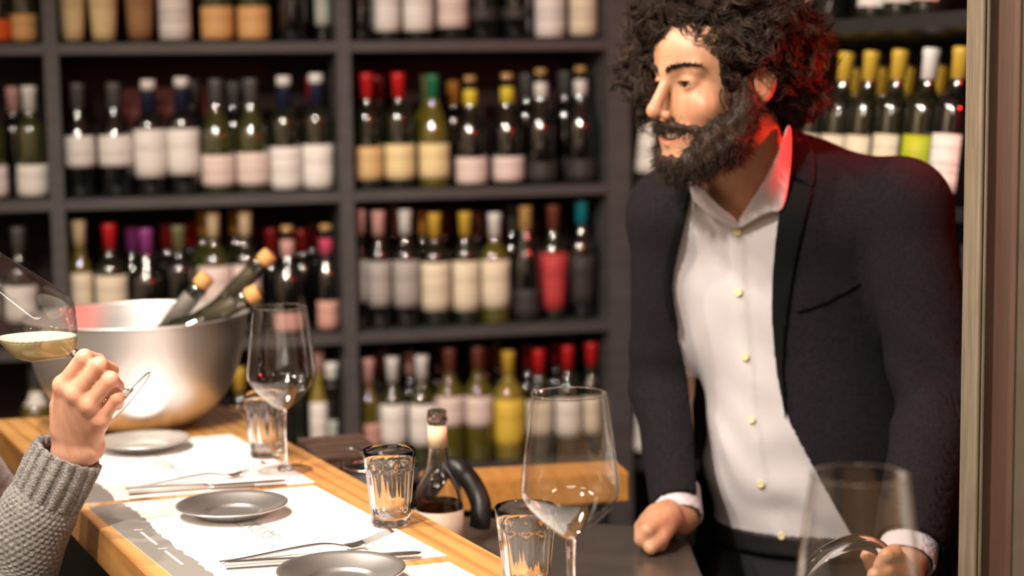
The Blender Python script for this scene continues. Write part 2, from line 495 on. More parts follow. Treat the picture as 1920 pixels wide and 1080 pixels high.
def b_profile(kind, h, r):
    rn = 0.0142
    if kind == 'bdx':
        sh = [(r, h * 0.60), (r * 0.97, h * 0.635), (r * 0.84, h * 0.67), (r * 0.60, h * 0.70), (rn * 1.15, h * 0.735), (rn, h * 0.77)]
    elif kind == 'bur':
        sh = [(r, h * 0.50), (r * 0.97, h * 0.54), (r * 0.86, h * 0.60), (r * 0.66, h * 0.66), (r * 0.48, h * 0.72), (rn * 1.1, h * 0.78), (rn, h * 0.82)]
    elif kind == 'flute':
        sh = [(r, h * 0.45), (r * 0.96, h * 0.52), (r * 0.8, h * 0.62), (r * 0.6, h * 0.72), (rn * 1.15, h * 0.82), (rn, h * 0.88)]
    elif kind == 'slim':
        sh = [(r, h * 0.38), (r * 0.96, h * 0.43), (r * 0.80, h * 0.49), (rn * 1.25, h * 0.56), (rn, h * 0.62), (rn, h * 0.80)]
    else:  # tapered: wider at the shoulder than at the foot
        sh = [(r * 1.16, h * 0.56), (r * 1.15, h * 0.61), (r * 1.0, h * 0.66), (r * 0.65, h * 0.70), (rn * 1.15, h * 0.74), (rn, h * 0.78)]
    foot = r if kind != 'taper' else r * 0.86
    return [(0.0, 0.012), (foot * 0.6, 0.006), (foot * 0.86, 0.0), (foot, 0.005)] + sh + [(rn, h - 0.012), (rn + 0.002, h - 0.010), (rn + 0.002, h - 0.003), (rn, h), (0, h)]


def body_r(prof, z):
    zs = [p[1] for p in prof[3:-1]]; rs = [p[0] for p in prof[3:-1]]
    return float(np.interp(z, zs, rs))


N_BOT = [0]


def wine_bottle(base, glass, cap, lab, h, l0, l1, kind='bdx', r=0.0375, style=0, face=0.0, label='', group=None, tilt=None, half=1.35, cap_len=0.058):
    h = round(h / 0.005) * 0.005; l0 = round(l0 / 0.004) * 0.004; l1 = round(l1 / 0.004) * 0.004
    t = empty('wine_bottle', base, label, 'bottle', group)
    t.rotation_euler = (0, 0, face) if tilt is None else tilt
    pf = b_profile(kind, h, r)
    link('glass_body', lathe_mesh(('bottle_glass', kind, h, r, glass), pf, 28, BG[glass]), None, t, True)
    if lab:
        z0, z1 = max(l0, 0.008), l1
        zz = np.linspace(z0, z1, 5)
        pl = [(body_r(pf, z) + 0.0006, z) for z in zz]
        pl = [(body_r(pf, z0) - 0.001, z0)] + pl + [(body_r(pf, z1) - 0.001, z1)]
        me = lathe_mesh(('bottle_label', kind, h, r, z0, z1, lab, style, half), pl, 20, lab_mat(lab, style), -math.pi / 2 - half, -math.pi / 2 + half)
        link('label', me, None, t, True)
    if cap:
        rn = 0.0155
        if '/' in cap:
            a, b = cap.split('/')
            if a == 'tan':   # bare cork top over a neck band
                pc2 = [(0, h + 0.012), (0.0135, h + 0.012), (0.015, h + 0.010), (0.015, h - 0.004), (0.0, h - 0.004)]
                link('cork', lathe_mesh(('bottle_cork', h), pc2, 18, cap_mat('tan')), None, t, True)
                pc1 = [(rn + 0.0016, h - 0.022), (rn + 0.0018, h - 0.024), (body_r(pf, h - 0.060) + 0.0016, h - 0.060), (body_r(pf, h - 0.06), h - 0.060)]
                link('neck_band', lathe_mesh(('bottle_band', kind, h, r, b), pc1, 20, cap_mat(b)), None, t, True)
            else:
                pc1 = [(rn + 0.0012, h - 0.020), (body_r(pf, h - 0.075) + 0.0014, h - 0.075), (body_r(pf, h - 0.075), h - 0.075)]
                link('neck_sleeve', lathe_mesh(('bottle_sleeve', kind, h, r, b), pc1, 20, cap_mat(b)), None, t, True)
                pc2 = [(0, h + 0.002), (rn, h + 0.002), (rn + 0.0022, h), (rn + 0.0022, h - 0.021), (rn, h - 0.021)]
                link('capsule', lathe_mesh(('bottle_cap', kind, h, r, a), pc2, 20, cap_mat(a)), None, t, True)
        else:
            cl = cap_len
            pc1 = [(0, h + 0.0015), (rn, h + 0.0015), (rn + 0.0018, h), (rn + 0.0018, h - 0.012), (rn + 0.0006, h - 0.014), (body_r(pf, h - cl) + 0.0012, h - cl), (body_r(pf, h - cl), h - cl)]
            link('capsule', lathe_mesh(('bottle_capsule', kind, h, r, cap, cl), pc1, 20, cap_mat(cap)), None, t, True)
    N_BOT[0] += 1
    return t


ORD = ['first', 'second', 'third', 'fourth', 'fifth', 'sixth', 'seventh', 'eighth', 'ninth', 'tenth', 'eleventh', 'twelfth']
SHELF = ['top shelf', 'second shelf', 'third shelf', 'fourth shelf']
GW = {'black': 'black', 'dark': 'dark', 'olive': 'olive', 'green': 'green', 'yellow': 'yellow', 'brown': 'brown'}
LVL = [1.722, 1.365, 1.02, 0.67]
YL = [40, 300, 530, 790]
# row, bay, then (x, glass, cap, label colour, y of top, label y0, label y1, kind, r, style)
FRONT = {
    (0, 'left-edge bay'): [(-6, 'dark', 'red', 'redorange', None, 37, 95, 'bdx', .039, 0), (45, 'green', 'red', 'orange', None, 27, 92, 'bdx', .0395, 1)],
    (0, 'left bay'): [(136, 'dark', 'cream', 'yelcream', None, -30, 77, 'taper', .0315, 1), (194, 'dark', 'cream', 'yelcream', None, -30, 77, 'taper', .0315, 2),
                      (262, 'brown', 'brown', 'brown', None, -30, 72, 'taper', .031, 0), (328, 'dark', 'white', 'white', None, -30, 78, 'bdx', .0375, 3),
                      (407, 'green', 'red', 'orange', None, 15, 75, 'bdx', .0385, 1), (475, 'green', 'red', 'orange', None, 14, 73, 'bdx', .0385, 0),
                      (548, 'black', 'black', None, None, 0, 0, 'bdx', .0375, 0), (605, 'black', 'grey', 'greygreen', None, -25, 48, 'flute', .020, 0)],
    (0, 'middle bay'): [(678, 'black', 'red', None, None, 0, 0, 'bdx', .036, 0), (726, 'dark', 'white', 'white', None, -30, 60, 'bdx', .0375, 1), (784, 'dark', 'white', 'white', None, -30, 58, 'bdx', .0375, 2),
                        (849, 'dark', 'red', 'pinkwhite', None, -30, 53, 'bdx', .0385, 4), (907, 'black', 'darkred', 'dark', None, 15, 40, 'bdx', .0375, 0),
                        (967, 'black', 'darkred', 'dark', None, 15, 38, 'bdx', .0375, 0), (1031, 'dark', 'tan', 'white', None, -30, 70, 'bdx', .0385, 3), (1093, 'dark', 'tan', 'cream', None, -30, 67, 'bdx', .0355, 3)],
    (1, 'left-edge bay'): [(-18, 'green', 'white', 'white', 170, 312, 380, 'bdx', .0375, 0), (60, 'green', 'white', 'white', 163, 310, 378, 'bdx', .0385, 1)],
    (1, 'left bay'): [(150, 'black', 'grey', 'white', 158, 255, 312, 'bur', .040, 4), (218, 'black', 'grey', 'white', 158, 255, 312, 'bur', .040, 5),
                      (283, 'black', 'white/navy', 'white', 150, 244, 331, 'bdx', .0385, 0), (345, 'black', 'white/navy', 'white', 149, 242, 328, 'bdx', .0385, 1),
                      (409, 'green', 'grey', 'pinkwhite', 152, 290, 346, 'bur', .0395, 4), (474, 'green', 'grey', 'pinkwhite', 150, 287, 346, 'bur', .0395, 5),
                      (536, 'dark', 'white/navy', 'white', 143, 274, 360, 'bdx', .0375, 3), (596, 'dark', 'white/navy', 'white', 141, 271, 357, 'bdx', .0375, 1)],
    (1, 'middle bay'): [(691, 'dark', 'red', 'tan', 138, 275, 337, 'bdx', .036, 1), (750, 'dark', 'red', 'yelcream', 137, 272, 335, 'bdx', .0375, 2),
                        (814, 'olive', 'green', 'yelcream', 142, 268, 334, 'bur', .038, 1), (884, 'black', 'tan/yellow', 'pinkwhite', 142, 295, 342, 'bur', .040, 0),
                        (953, 'black', 'tan/yellow', 'pinkwhite', 138, 293, 338, 'bur', .040, 2), (1016, 'black', 'tan/white', 'dark', 128, 305, 335, 'bur', .040, 0), (1090, 'black', 'tan/white', 'dark', 125, 300, 333, 'bur', .040, 0)],
    (2, 'left-edge bay'): [(-35, 'black', 'grey', 'white', 430, 532, 600, 'bdx', .0375, 1), (38, 'black', 'grey', 'white', 425, 535, 602, 'bdx', .0375, 0)],
    (2, 'left bay'): [(152, 'olive', 'cream', 'cream', 415, 510, 585, 'bdx', .036, 1), (209, 'dark', 'red', 'cream', 420, 515, 585, 'bdx', .0375, 2),
                      (277, 'black', 'purple', None, 430, 0, 0, 'bur', .0385, 0), (338, 'black', 'olive', None, 425, 0, 0, 'bdx', .0365, 0),
                      (403, 'green', 'cream', 'pinkwhite', 400, 497, 575, 'bdx', .039, 1), (463, 'dark', 'cream', 'pinkwhite', 398, 495, 570, 'bdx', .034, 2),
                      (541, 'black', 'tan/pink', 'pink', 425, 585, 620, 'bur', .039, 0), (613, 'black', 'tan/hotpink', 'pink', 420, 564, 620, 'bur', .038, 1)],
    (2, 'middle bay'): [(676, 'black', 'pink', 'greygreen', 394, 486, 566, 'bdx', .026, 0), (712, 'black', 'pink', 'grey', 396, 490, 575, 'bdx', .031, 1), (762, 'black', 'white', 'grey', 395, 487, 573, 'bdx', .033, 2),
                        (817, 'dark', 'gold', 'cream', 402, 492, 582, 'bdx', .0365, 4), (874, 'dark', 'gold', 'cream', 400, 490, 580, 'bdx', .0345, 1), (929, 'olive', 'white', 'cream', 400, 487, 575, 'bdx', .0365, 2),
                        (987, 'black', 'tan', 'dark', 386, 540, 590, 'flute', .036, 0), (1039, 'dark', 'brown', 'red', 384, 472, 580, 'taper', .031, 1), (1092, 'black', 'teal', 'dark', 377, 478, 570, 'taper', .031, 0)],
    (3, 'left-edge bay'): [(70, 'olive', 'grey', 'white', 650, 735, 760, 'bdx', .037, 0)],
    (3, 'left bay'): [(452, 'black', 'gold', 'orange', 690, 760, 830, 'bdx', .033, 0), (598, 'yellow', 'pink', 'white', 640, 752, 842, 'bur', .040, 3), (624, 'black', 'white', 'greygreen', 680, 787, 842, 'flute', .022, 1)],
    (3, 'middle bay'): [(692, 'olive', 'pink', 'pink', 672, 792, 840, 'bdx', .0315, 0), (738, 'green', 'white', 'white', 672, 756, 832, 'bdx', .036, 1), (793, 'green', 'white', 'white', 669, 756, 832, 'bdx', .036, 2),
                        (845, 'olive', 'brown', 'pinkwhite', 655, 742, 798, 'bdx', .0365, 1), (898, 'olive', 'brown', 'pinkwhite', 652, 740, 796, 'bdx', .0355, 0), (955, 'yellow', 'gold', 'yellow', 658, 746, 832, 'bdx', .0385, 1),
                        (1012, 'dark', 'red', 'cream', 655, 748, 812, 'bdx', .0345, 1), (1066, 'dark', 'red', 'white', 650, 745, 815, 'bdx', .0355, 2), (1110, 'dark', 'red', 'cream', 645, 742, 812, 'bdx', .034, 1)],
}
HH = {}
for (row, bay), lst in FRONT.items():
    HH[(row, bay)] = []
    # shrink any bottle that would touch its neighbour or an upright
    ss = [s_at(e[0], YL[row], 0.07) for e in lst]; wid = [1.17 if e[7] == 'taper' else 1.0 for e in lst]; rad = [e[8] for e in lst]
    for i in range(len(lst)):
        for (ps_, pw) in POST:
            lim = (abs(ss[i] - ps_) - pw / 2 - 0.002) / wid[i]
            if 0 < lim < rad[i]: rad[i] = max(lim, 0.012)
    for i in range(len(lst) - 1):
        gap = ss[i + 1] - ss[i] - 0.001; need = rad[i] * wid[i] + rad[i + 1] * wid[i + 1]
        if need > gap: rad[i] *= gap / need; rad[i + 1] *= gap / need
    for i, (x, g, c, l, yt, y0, y1, kd, rr, st) in enumerate(lst):
        rr = round(rad[i], 4)
        off = 0.05 + 0.019
        q = PPL(x, YL[row], SA + NS * off, NS); base = np.array([q[0], q[1], LVL[row] + 0.0006])
        zt = lambda y: P(x, y, q[1])[2] - LVL[row]
        h = zt(yt) if yt is not None else 0.305
        if '/' in (c or '') and c.startswith('tan') and yt: h -= 0.012
        h = min(max(h, 0.24), 0.310)
        lb = '%s bottle with %s cap, %s, %s from left on %s of %s' % (
            GW[g], '-'.join(CAP[k][1].split()[-1] for k in c.split('/')), (LAB[l][1].split()[-1] + ' label') if l else 'no label', ORD[i], SHELF[row], bay)
        front_r = math.atan2(base[0], base[1])
        wine_bottle(base, g, c, l, h, zt(y1), zt(y0), kd, rr, st, face=-front_r * 0.6 + 0.10, label=lb, group='wine bottles on the %s of the %s' % (SHELF[row], bay))
        HH[(row, bay)].append(h)
# bottles standing in the second rank, seen in the gaps: (index of the bottle in front, shift in px, glass, cap, height)
BACK = {
    (1, 'left-edge bay'): [(1, -30, 'black', 'pink'), ],
    (1, 'left bay'): [(0, -18, 'black', 'grey'), (3, 20, 'black', 'grey'), (4, 32, 'black', 'grey'), (5, -16, 'black', 'grey'), (7, 32, 'dark', 'red')],
    (1, 'middle bay'): [(0, 20, 'dark', 'darkred'), (2, -10, 'olive', 'olive'), (3, -32, 'black', 'orange'), (5, -28, 'black', 'grey'), (6, -30, 'black', 'grey')],
    (2, 'left bay'): [(2, -26, 'black', 'purple'), (3, -22, 'black', 'darkred'), (3, 22, 'black', 'red'), (4, -18, 'green', 'orange'), (5, -18, 'dark', 'orange'), (6, -30, 'black', 'darkred'), (6, 26, 'black', 'darkred'), (7, -22, 'black', 'darkred')],
    (2, 'middle bay'): [(1, 10, 'black', 'brown'), (2, -20, 'black', 'pink'), (3, -22, 'dark', 'orange'), (3, 18, 'black', 'brown'), (4, 22, 'black', 'brown'), (5, -24, 'black', 'grey'), (6, -25, 'black', 'grey')],
    (3, 'left bay'): [(1, -30, 'dark', 'brown')],
    (3, 'middle bay'): [(0, 18, 'black', 'brown'), (1, -20, 'black', 'pink'), (2, -22, 'black', 'pink'), (3, -22, 'black', 'grey'), (5, -20, 'black', 'orange'), (5, -42, 'black', 'brown'), (6, -20, 'black', 'darkred'), (7, -22, 'black', 'darkred'), (8, -24, 'black', 'darkred')],
}
for (row, bay), lst in BACK.items():
    prev = {0.147: -9.0, 0.221: -9.0}
    lst = sorted(lst, key=lambda e: FRONT[(row, bay)][e[0]][0] + e[1])
    for (i, dx, g, c) in lst:
        x = FRONT[(row, bay)][i][0] + dx
        offb = 0.147 if s_at(x, YL[row], 0.147) - prev[0.147] >= 0.0735 else 0.221
        sb = max(s_at(x, YL[row], offb), prev[offb] + 0.0735)
        for (ps_, pw) in POST:
            if abs(sb - ps_) < pw / 2 + 0.038: sb = ps_ + (1 if sb > ps_ else -1) * (pw / 2 + 0.038)
        prev[offb] = sb
        q = SA + US * sb + NS * offb; base = np.array([q[0], q[1], LVL[row] + 0.0006])
        side_w = 'left' if dx < 0 else 'right'
        lb = '%s bottle with %s cap, peeping out %s of %s bottle, %s of %s' % (GW[g], CAP[c][1].split()[-1], side_w, ORD[i], SHELF[row], bay)
        wine_bottle(base, g, c, None, min(HH[(row, bay)][i] + (0.0 if dx < 0 else -0.005), 0.31), 0, 0, 'bdx', 0.034, 0, label=lb, group='second rank of bottles on the %s of the %s' % (SHELF[row], bay))

# side unit bottles: leaning back on the sloping boards
Rz = Matrix.Rotation(math.atan2(UD[1], UD[0]), 3, 'Z')
axis = Vector((UD[0], UD[1], 0))
upv = Vector((0, 0, 1)) * math.cos(TILT) + Vector(ND) * math.sin(TILT)
fwd = upv.cross(axis).normalized()
if fwd.dot(Vector(ND)) > 0: fwd = -fwd           # label side, towards the room
xax = (-fwd).cross(upv).normalized()
ROT_D = Matrix((xax, -fwd, upv)).transposed().to_euler()
SIDE = {
    (0, 'side unit'): [(1507, 'dark', 'cream', 'cream', None, -60, 8, 'bdx', .0375, 1), (1562, 'black', 'grey', None, None, 0, 0, 'bdx', .0375, 0), (1642, 'dark', 'red', 'white', None, -60, 16, 'bdx', .0365, 3),
                       (1690, 'dark', 'red', 'white', None, -60, 10, 'bdx', .0365, 4), (1742, 'dark', 'red', 'pinkwhite', None, -60, 4, 'bdx', .0365, 5)],
    (1, 'side unit'): [(1222, 'black', 'grey', 'white', 95, 236, 326, 'bdx', .0375, 3), (1519, 'dark', 'gold', 'cream', 103, 254, 345, 'bdx', .0345, 0), (1567, 'dark', 'gold', 'cream', 101, 254, 348, 'bdx', .0345, 1), (1614, 'dark', 'gold', 'cream', 99, 255, 350, 'bdx', .0345, 2),
                       (1667, 'dark', 'gold', 'cream', 96, 255, 352, 'bdx', .0345, 4), (1725, 'dark', 'white', 'lime', 92, 254, 355, 'bdx', .0365, 1), (1781, 'black', 'gold', 'white', 88, 252, 360, 'bdx', .0365, 4)],
    (2, 'side unit'): [(1216, 'black', 'grey', 'white', 420, 530, 568, 'bdx', .0375, 0), (1806, 'black', 'grey', 'cream', 430, 625, 712, 'bdx', .037, 1)],
    (3, 'side unit'): [(1216, 'black', 'grey', 'white', 690, 775, 850, 'bdx', .0375, 3), (1816, 'black', 'red', 'blue', 740, 790, 850, 'bdx', .037, 2)],
}
LVD = [1.731, 1.378, 1.02, 0.67]
YD = [20, 300, 600, 810]
SROW = ['top shelf', 'second shelf', 'third shelf', 'fourth shelf']
for (row, bay), lst in SIDE.items():
    for i, (x, g, c, l, yt, y0, y1, kd, rr, st) in enumerate(lst):
        off = 0.055
        q = PPL(x, YD[row], DA + ND * off, ND)
        hm = max(q[2] - (LVD[row] - off * math.tan(TILT)), 0)
        ob_ = off - hm * math.tan(TILT)
        zs = LVD[row] - ob_ * math.tan(TILT) + 0.0012
        base = np.array([q[0], q[1], 0]) - ND * hm * math.tan(TILT) + np.array([0, 0, zs])
        zt = lambda y: (P(x, y, q[1])[2] - zs) / math.cos(TILT)
        h = zt(yt) if yt is not None else 0.30
        h = min(max(h, 0.255), 0.300 if row == 1 else 0.285)
        if row == 1 and i == 0: h = 0.28
        lb = '%s bottle with %s cap, %s, %s from left on %s of side unit' % (
            GW[g], CAP[c][1].split()[-1], (LAB[l][1].split()[-1] + ' label') if l else 'no label', ORD[i], SROW[row])
        wine_bottle(base, g, c, l, h, max(zt(y1), 0.012), zt(y0), kd, rr, st, label=lb, group='wine bottles on the %s of the side unit' % SROW[row], tilt=ROT_D)
for (x, yc, nm) in ((1597, 104, 'third'), (1648, 100, 'fifth'), (1692, 98, 'fifth'), (1752, 95, 'sixth')):
    q = PPL(x, 300, DA + ND * 0.145, ND); zs = 1.378 - 0.145 * math.tan(TILT)
    hm = 0.13; base = np.array([q[0], q[1], 1.378 - (0.145 - hm * math.tan(TILT)) * math.tan(TILT) + 0.0012]) - ND * hm * math.tan(TILT)
    wine_bottle(base, 'black', 'gold', None, 0.275, 0, 0, 'bdx', 0.034, 0,
                label='black gold-capped bottle half hidden %s %s bottle, second shelf of side unit' % ('left of' if x == 1648 else 'right of', nm),
                group='second rank of bottles on the second shelf of the side unit', tilt=ROT_D)

# dark red carton lying behind the second shelf's bottles
s0, s1 = s_at(228, 180, 0.24), s_at(388, 180, 0.24)
ct = box('wine_carton', (-(s1 - s0) / 2, -0.035, 0), ((s1 - s0) / 2, 0.035, 0.255), mat('dull_red_card', (0.16, 0.045, 0.04), 0.8), None, 0.003)
cpt = SA + US * (s0 + s1) / 2 + NS * 0.250
ct.location = (cpt[0], cpt[1], 1.3656); ct.rotation_euler = (0, 0, SANG)
tag(ct, 'dull red wine carton lying behind the bottles on the second shelf, left bay', 'box')
# ------------------------------------------------------------------ bar
BZ = 1.055
BA = math.atan2(0.504, 1.03)                      # bar runs away to the left of the view axis
BD = np.array([-math.sin(BA), math.cos(BA), 0.0])  # along the bar, away from the viewer
BN = np.array([math.cos(BA), math.sin(BA), 0.0])   # across, towards the barman
FR = np.array([-0.587, 2.238, 0.0]) @ BN
BK = np.array([-0.292, 2.518, 0.0]) @ BN
# local axes: x = BN, y = BD ; rotation about z by BA
bar = empty('bar_counter', (0, 0, 0), 'honey coloured wooden bar counter set with white paper placemats', 'counter', rot=(0, 0, BA))


def L2(p): p = np.asarray(p); return np.array([p[0] * BN[0] + p[1] * BN[1], p[0] * BD[0] + p[1] * BD[1]])


e1 = L2((-0.905, 2.862)); e2 = L2((-0.53, 2.965))
Y0 = 0.15
FR2 = FR + 0.0
poly = [(FR2, Y0), (BK, Y0), (BK, e2[1]), (FR2, e1[1])]
# the top is glued up from three long boards
xs = [FR2, FR2 + 0.13, FR2 + 0.25, BK]
for i in range(3):
    xa, xb = xs[i], xs[i + 1]
    ya = np.interp(xa, [FR2, BK], [e1[1], e2[1]]); yb = np.interp(xb, [FR2, BK], [e1[1], e2[1]])
    prism('top_board', [(xa + 0.0003, Y0), (xb - 0.0003, Y0), (xb - 0.0003, yb), (xa + 0.0003, ya)], BZ - 0.05, BZ, M_wood, bar, 0.0012)
prism('front_panel', [(FR2 + 0.10, Y0 + 0.02), (FR2 + 0.12, Y0 + 0.02), (FR2 + 0.12, e1[1] - 0.06), (FR2 + 0.10, e1[1] - 0.06)], 0.0, BZ - 0.05, M_black, bar)
prism('rear_panel', [(BK - 0.06, Y0 + 0.02), (BK - 0.04, Y0 + 0.02), (BK - 0.04, e2[1] - 0.06), (BK - 0.06, e2[1] - 0.06)], 0.0, BZ - 0.05, M_black, bar)

# ------------------------------------------------------------------ placemats
def mat_quad(c, label, n):
    """paper mat as a slab on the bar with a torn grey printed border along the guest's edge."""
    c = [np.asarray(p, float) for p in c]         # guest-far, bar-far, bar-near, guest-near
    o = empty('placemat', (c[0][0], c[0][1], BZ), label, 'placemat', 'paper placemats along the bar')
    loc = [p - c[0] for p in c]
    prism('paper_sheet', [(p[0], p[1]) for p in loc], 0.0002, 0.0011, M_paper, o)
    bil = lambda a, b: (1 - a) * ((1 - b) * loc[0] + b * loc[3]) + a * ((1 - b) * loc[1] + b * loc[2])
    rr = np.random.default_rng(n); m = 46
    ed = 0.150 + 0.010 * np.sin(np.linspace(0, 9, m)) + 0.018 * (rr.random(m) - 0.5) - 0.03 * np.linspace(0, 1, m) ** 2
    V = []; Fc = []
    for i in range(m):
        b = i / (m - 1)
        for a in (0.0, ed[i]):
            q = bil(a, b); V.append((q[0], q[1], 0.0013))
    for i in range(m - 1): Fc.append((2 * i, 2 * i + 1, 2 * i + 3, 2 * i + 2))
    mesh_obj('grey_border_print', V, [f[::-1] for f in Fc], M_ink, o)
    # the two short printed lines with their icons
    V = []; Fc = []

    def strip(a0, b0, a1, b1, w):
        p, q = bil(a0, b0), bil(a1, b1); d = (q - p)[:2]; d /= np.linalg.norm(d); nn = np.array([-d[1], d[0]]) * w
        k = len(V)
        for z in ((p[:2] - nn), (q[:2] - nn), (q[:2] + nn), (p[:2] + nn)): V.append((z[0], z[1], 0.0016))
        Fc.append((k, k + 1, k + 2, k + 3))
    for b0 in (0.36, 0.60):
        strip(0.062, b0, 0.095, b0 + 0.004, 0.0016); strip(0.078, b0 + 0.03, 0.078, b0 + 0.19, 0.0017)
    me = mesh_obj('white_line_print', V, Fc, M_inkl, o)
    return o, bil


C1 = [PZ(163, 951, BZ), PZ(590, 912, BZ), PZ(838, 1043, BZ), PZ(285, 1084, BZ)]
C1[3] = C1[0] + (C1[2] - C1[1]) * 1.03 + np.array([0.0, 0.0, 0])
m1, bil1 = mat_quad(C1, 'white paper placemat with torn grey border in the middle of the bar', 1)
C0 = [None, PZ(432, 815, BZ), PZ(590, 905, BZ), PZ(160, 946, BZ)]
C0[0] = C0[3] + (C0[1] - C0[2]); m0, bil0 = mat_quad(C0, 'white paper placemat farthest along the bar, beside the metal bowl', 2)
C2 = [None, PZ(842, 1055, BZ), None, None]
C2[0] = C2[1] + (C1[0] - C1[1]); C2[2] = C2[1] + (C1[2] - C1[1]); C2[3] = C2[0] + (C1[2] - C1[1])
m2, bil2 = mat_quad(C2, 'white paper placemat nearest to the viewer, cut by the picture edge', 3)


def logo(o, bil, txt, a0, b0, a1, b1):
    """thin framed wordmark printed on the mat, read from the guest's side."""
    cs = [bil(a0, b0), bil(a1, b0), bil(a1, b1), bil(a0, b1)]
    V = []; Fc = []
    for i in range(4):
        p, q = cs[i][:2], cs[(i + 1) % 4][:2]; d = (q - p) / np.linalg.norm(q - p); nn = np.array([-d[1], d[0]]) * 0.0008; k = len(V)
        for z in (p - nn, q - nn, q + nn, p + nn): V.append((z[0], z[1], 0.0015))
        Fc.append((k, k + 1, k + 2, k + 3))
    mesh_obj('logo_frame_print', V, Fc, M_inkt, o)
    cu = bpy.data.curves.new('logo', 'FONT'); cu.body = txt; cu.align_x = 'RIGHT'; cu.size = 0.036; cu.fill_mode = 'FRONT'
    to = bpy.data.objects.new('logo', cu); COL.objects.link(to)
    dg = bpy.context.evaluated_depsgraph_get(); me = bpy.data.meshes.new_from_object(to.evaluated_get(dg)); bpy.data.objects.remove(to)
    w = link('logo_lettering_print', me, M_inkt, o)
    x = (cs[3] - cs[0])[:2]; an = math.atan2(x[1], x[0])
    w.rotation_euler = (0, 0, an)
    e = cs[3] * 0.62 + cs[2] * 0.38; e = 0.72 * cs[2] + 0.28 * cs[3]; e = e + (cs[0] - cs[3]) * 0.04
    # baseline side is the guest's edge (a small) -> letters run along +b
    base = 0.80 * cs[3] + 0.20 * cs[2] + (cs[0] - cs[3]) * 0.05
    w.location = (base[0], base[1], 0.0015)
    return w


def find_ab(c, p):
    """mat coordinates (a across, b along) of a bar-top point."""
    u = c[1] - c[0]; v = c[3] - c[0]; d = p - c[0]
    M = np.array([[u[0], v[0]], [u[1], v[1]]]); return np.linalg.solve(M, d[:2])


la = find_ab(C1, PZ(490, 1015, BZ)); lb_ = find_ab(C1, PZ(529, 1014, BZ))
logo(m1, bil1, 'KERS', la[0], lb_[1] - 0.42, lb_[0], lb_[1])
la = find_ab(C0, PZ(303, 888, BZ)); lb_ = find_ab(C0, PZ(336, 886, BZ))
logo(m0, bil0, 'KERS', la[0], lb_[1] - 0.42, lb_[0], lb_[1])

TOPM = BZ + 0.0012

# ------------------------------------------------------------------ steel plates
def plate(p, label):
    t = empty('saucer', (p[0], p[1], TOPM), label, 'plate', 'steel saucers on the placemats')
    R = 0.0722
    pf = [(0, 0.0030), (0.030, 0.0030), (0.0345, 0.0036), (0.0375, 0.0060), (0.0395, 0.0066), (0.050, 0.0088), (0.064, 0.0146), (R - 0.002, 0.0172), (R, 0.0170), (R, 0.0155), (R - 0.002, 0.0153),
          (0.064, 0.0128), (0.050, 0.0070), (0.040, 0.0008), (0.037, 0.0), (0.034, 0.0006), (0.030, 0.0016), (0, 0.0016)]
    lathe('dish', pf, 72, M_steel2, t)
    return t


plate(PZ(436, 968, BZ), 'stainless steel saucer in the centre of the middle placemat')
plate(PZ(270, 844, BZ), 'stainless steel saucer on the far placemat in front of the bowl')
plate(PZ(640, 1094, BZ), 'stainless steel saucer cut by the lower picture edge')

# ------------------------------------------------------------------ napkins, forks, knives
def napkin(c, label):
    o = empty('paper_napkin', (c[0][0], c[0][1], TOPM), label, 'napkin', 'folded napkins under the cutlery')
    loc = [(p - c[0])[:2] for p in c]
    prism('lower_fold', loc, 0.0003, 0.0016, M_napk, o)
    l2 = [loc[0] * 0.99 + loc[1] * 0.01, loc[1] * 0.985 + loc[0] * 0.015, loc[1] * 0.5 + loc[2] * 0.5, loc[0] * 0.45 + loc[3] * 0.55]
    prism('upper_fold', l2, 0.0017, 0.0028, M_napk, o)
    return o


napkin([PZ(392, 1056, BZ), PZ(686, 1035, BZ), PZ(706, 1051, BZ), PZ(412, 1078, BZ)], 'folded white napkin under the fork and knife of the middle setting')
napkin([PZ(228, 916, BZ), PZ(466, 897, BZ), PZ(478, 914, BZ), PZ(243, 939, BZ)], 'folded white napkin under the fork and knife of the far setting')


def flat_piece(name, path, width, thick, mt, parent, up=None):
    """a bent metal strip: path points, half widths and thicknesses per point."""
    path = np.asarray(path); m = len(path); V = []; Fc = []
    for i in range(m):
        t = path[min(i + 1, m - 1)] - path[max(i - 1, 0)]; t /= np.linalg.norm(t)
        s = np.cross(t, [0, 0, 1.0]); s /= np.linalg.norm(s); nrm = np.cross(s, t)
        w, h = width[i], thick[i]
        for (a, b) in ((-1, -.4), (-.6, -1), (.6, -1), (1, -.4), (1, .4), (.6, 1), (-.6, 1), (-1, .4)):
            V.append(path[i] + s * a * w + nrm * b * h)
    for i in range(m - 1):
        for k in range(8): Fc.append((i * 8 + k, i * 8 + (k + 1) % 8, (i + 1) * 8 + (k + 1) % 8, (i + 1) * 8 + k))
    Fc.append(tuple(range(8))[::-1]); Fc.append(tuple(range((m - 1) * 8, m * 8)))
    return mesh_obj(name, V, [f[::-1] for f in Fc], mt, parent, True)


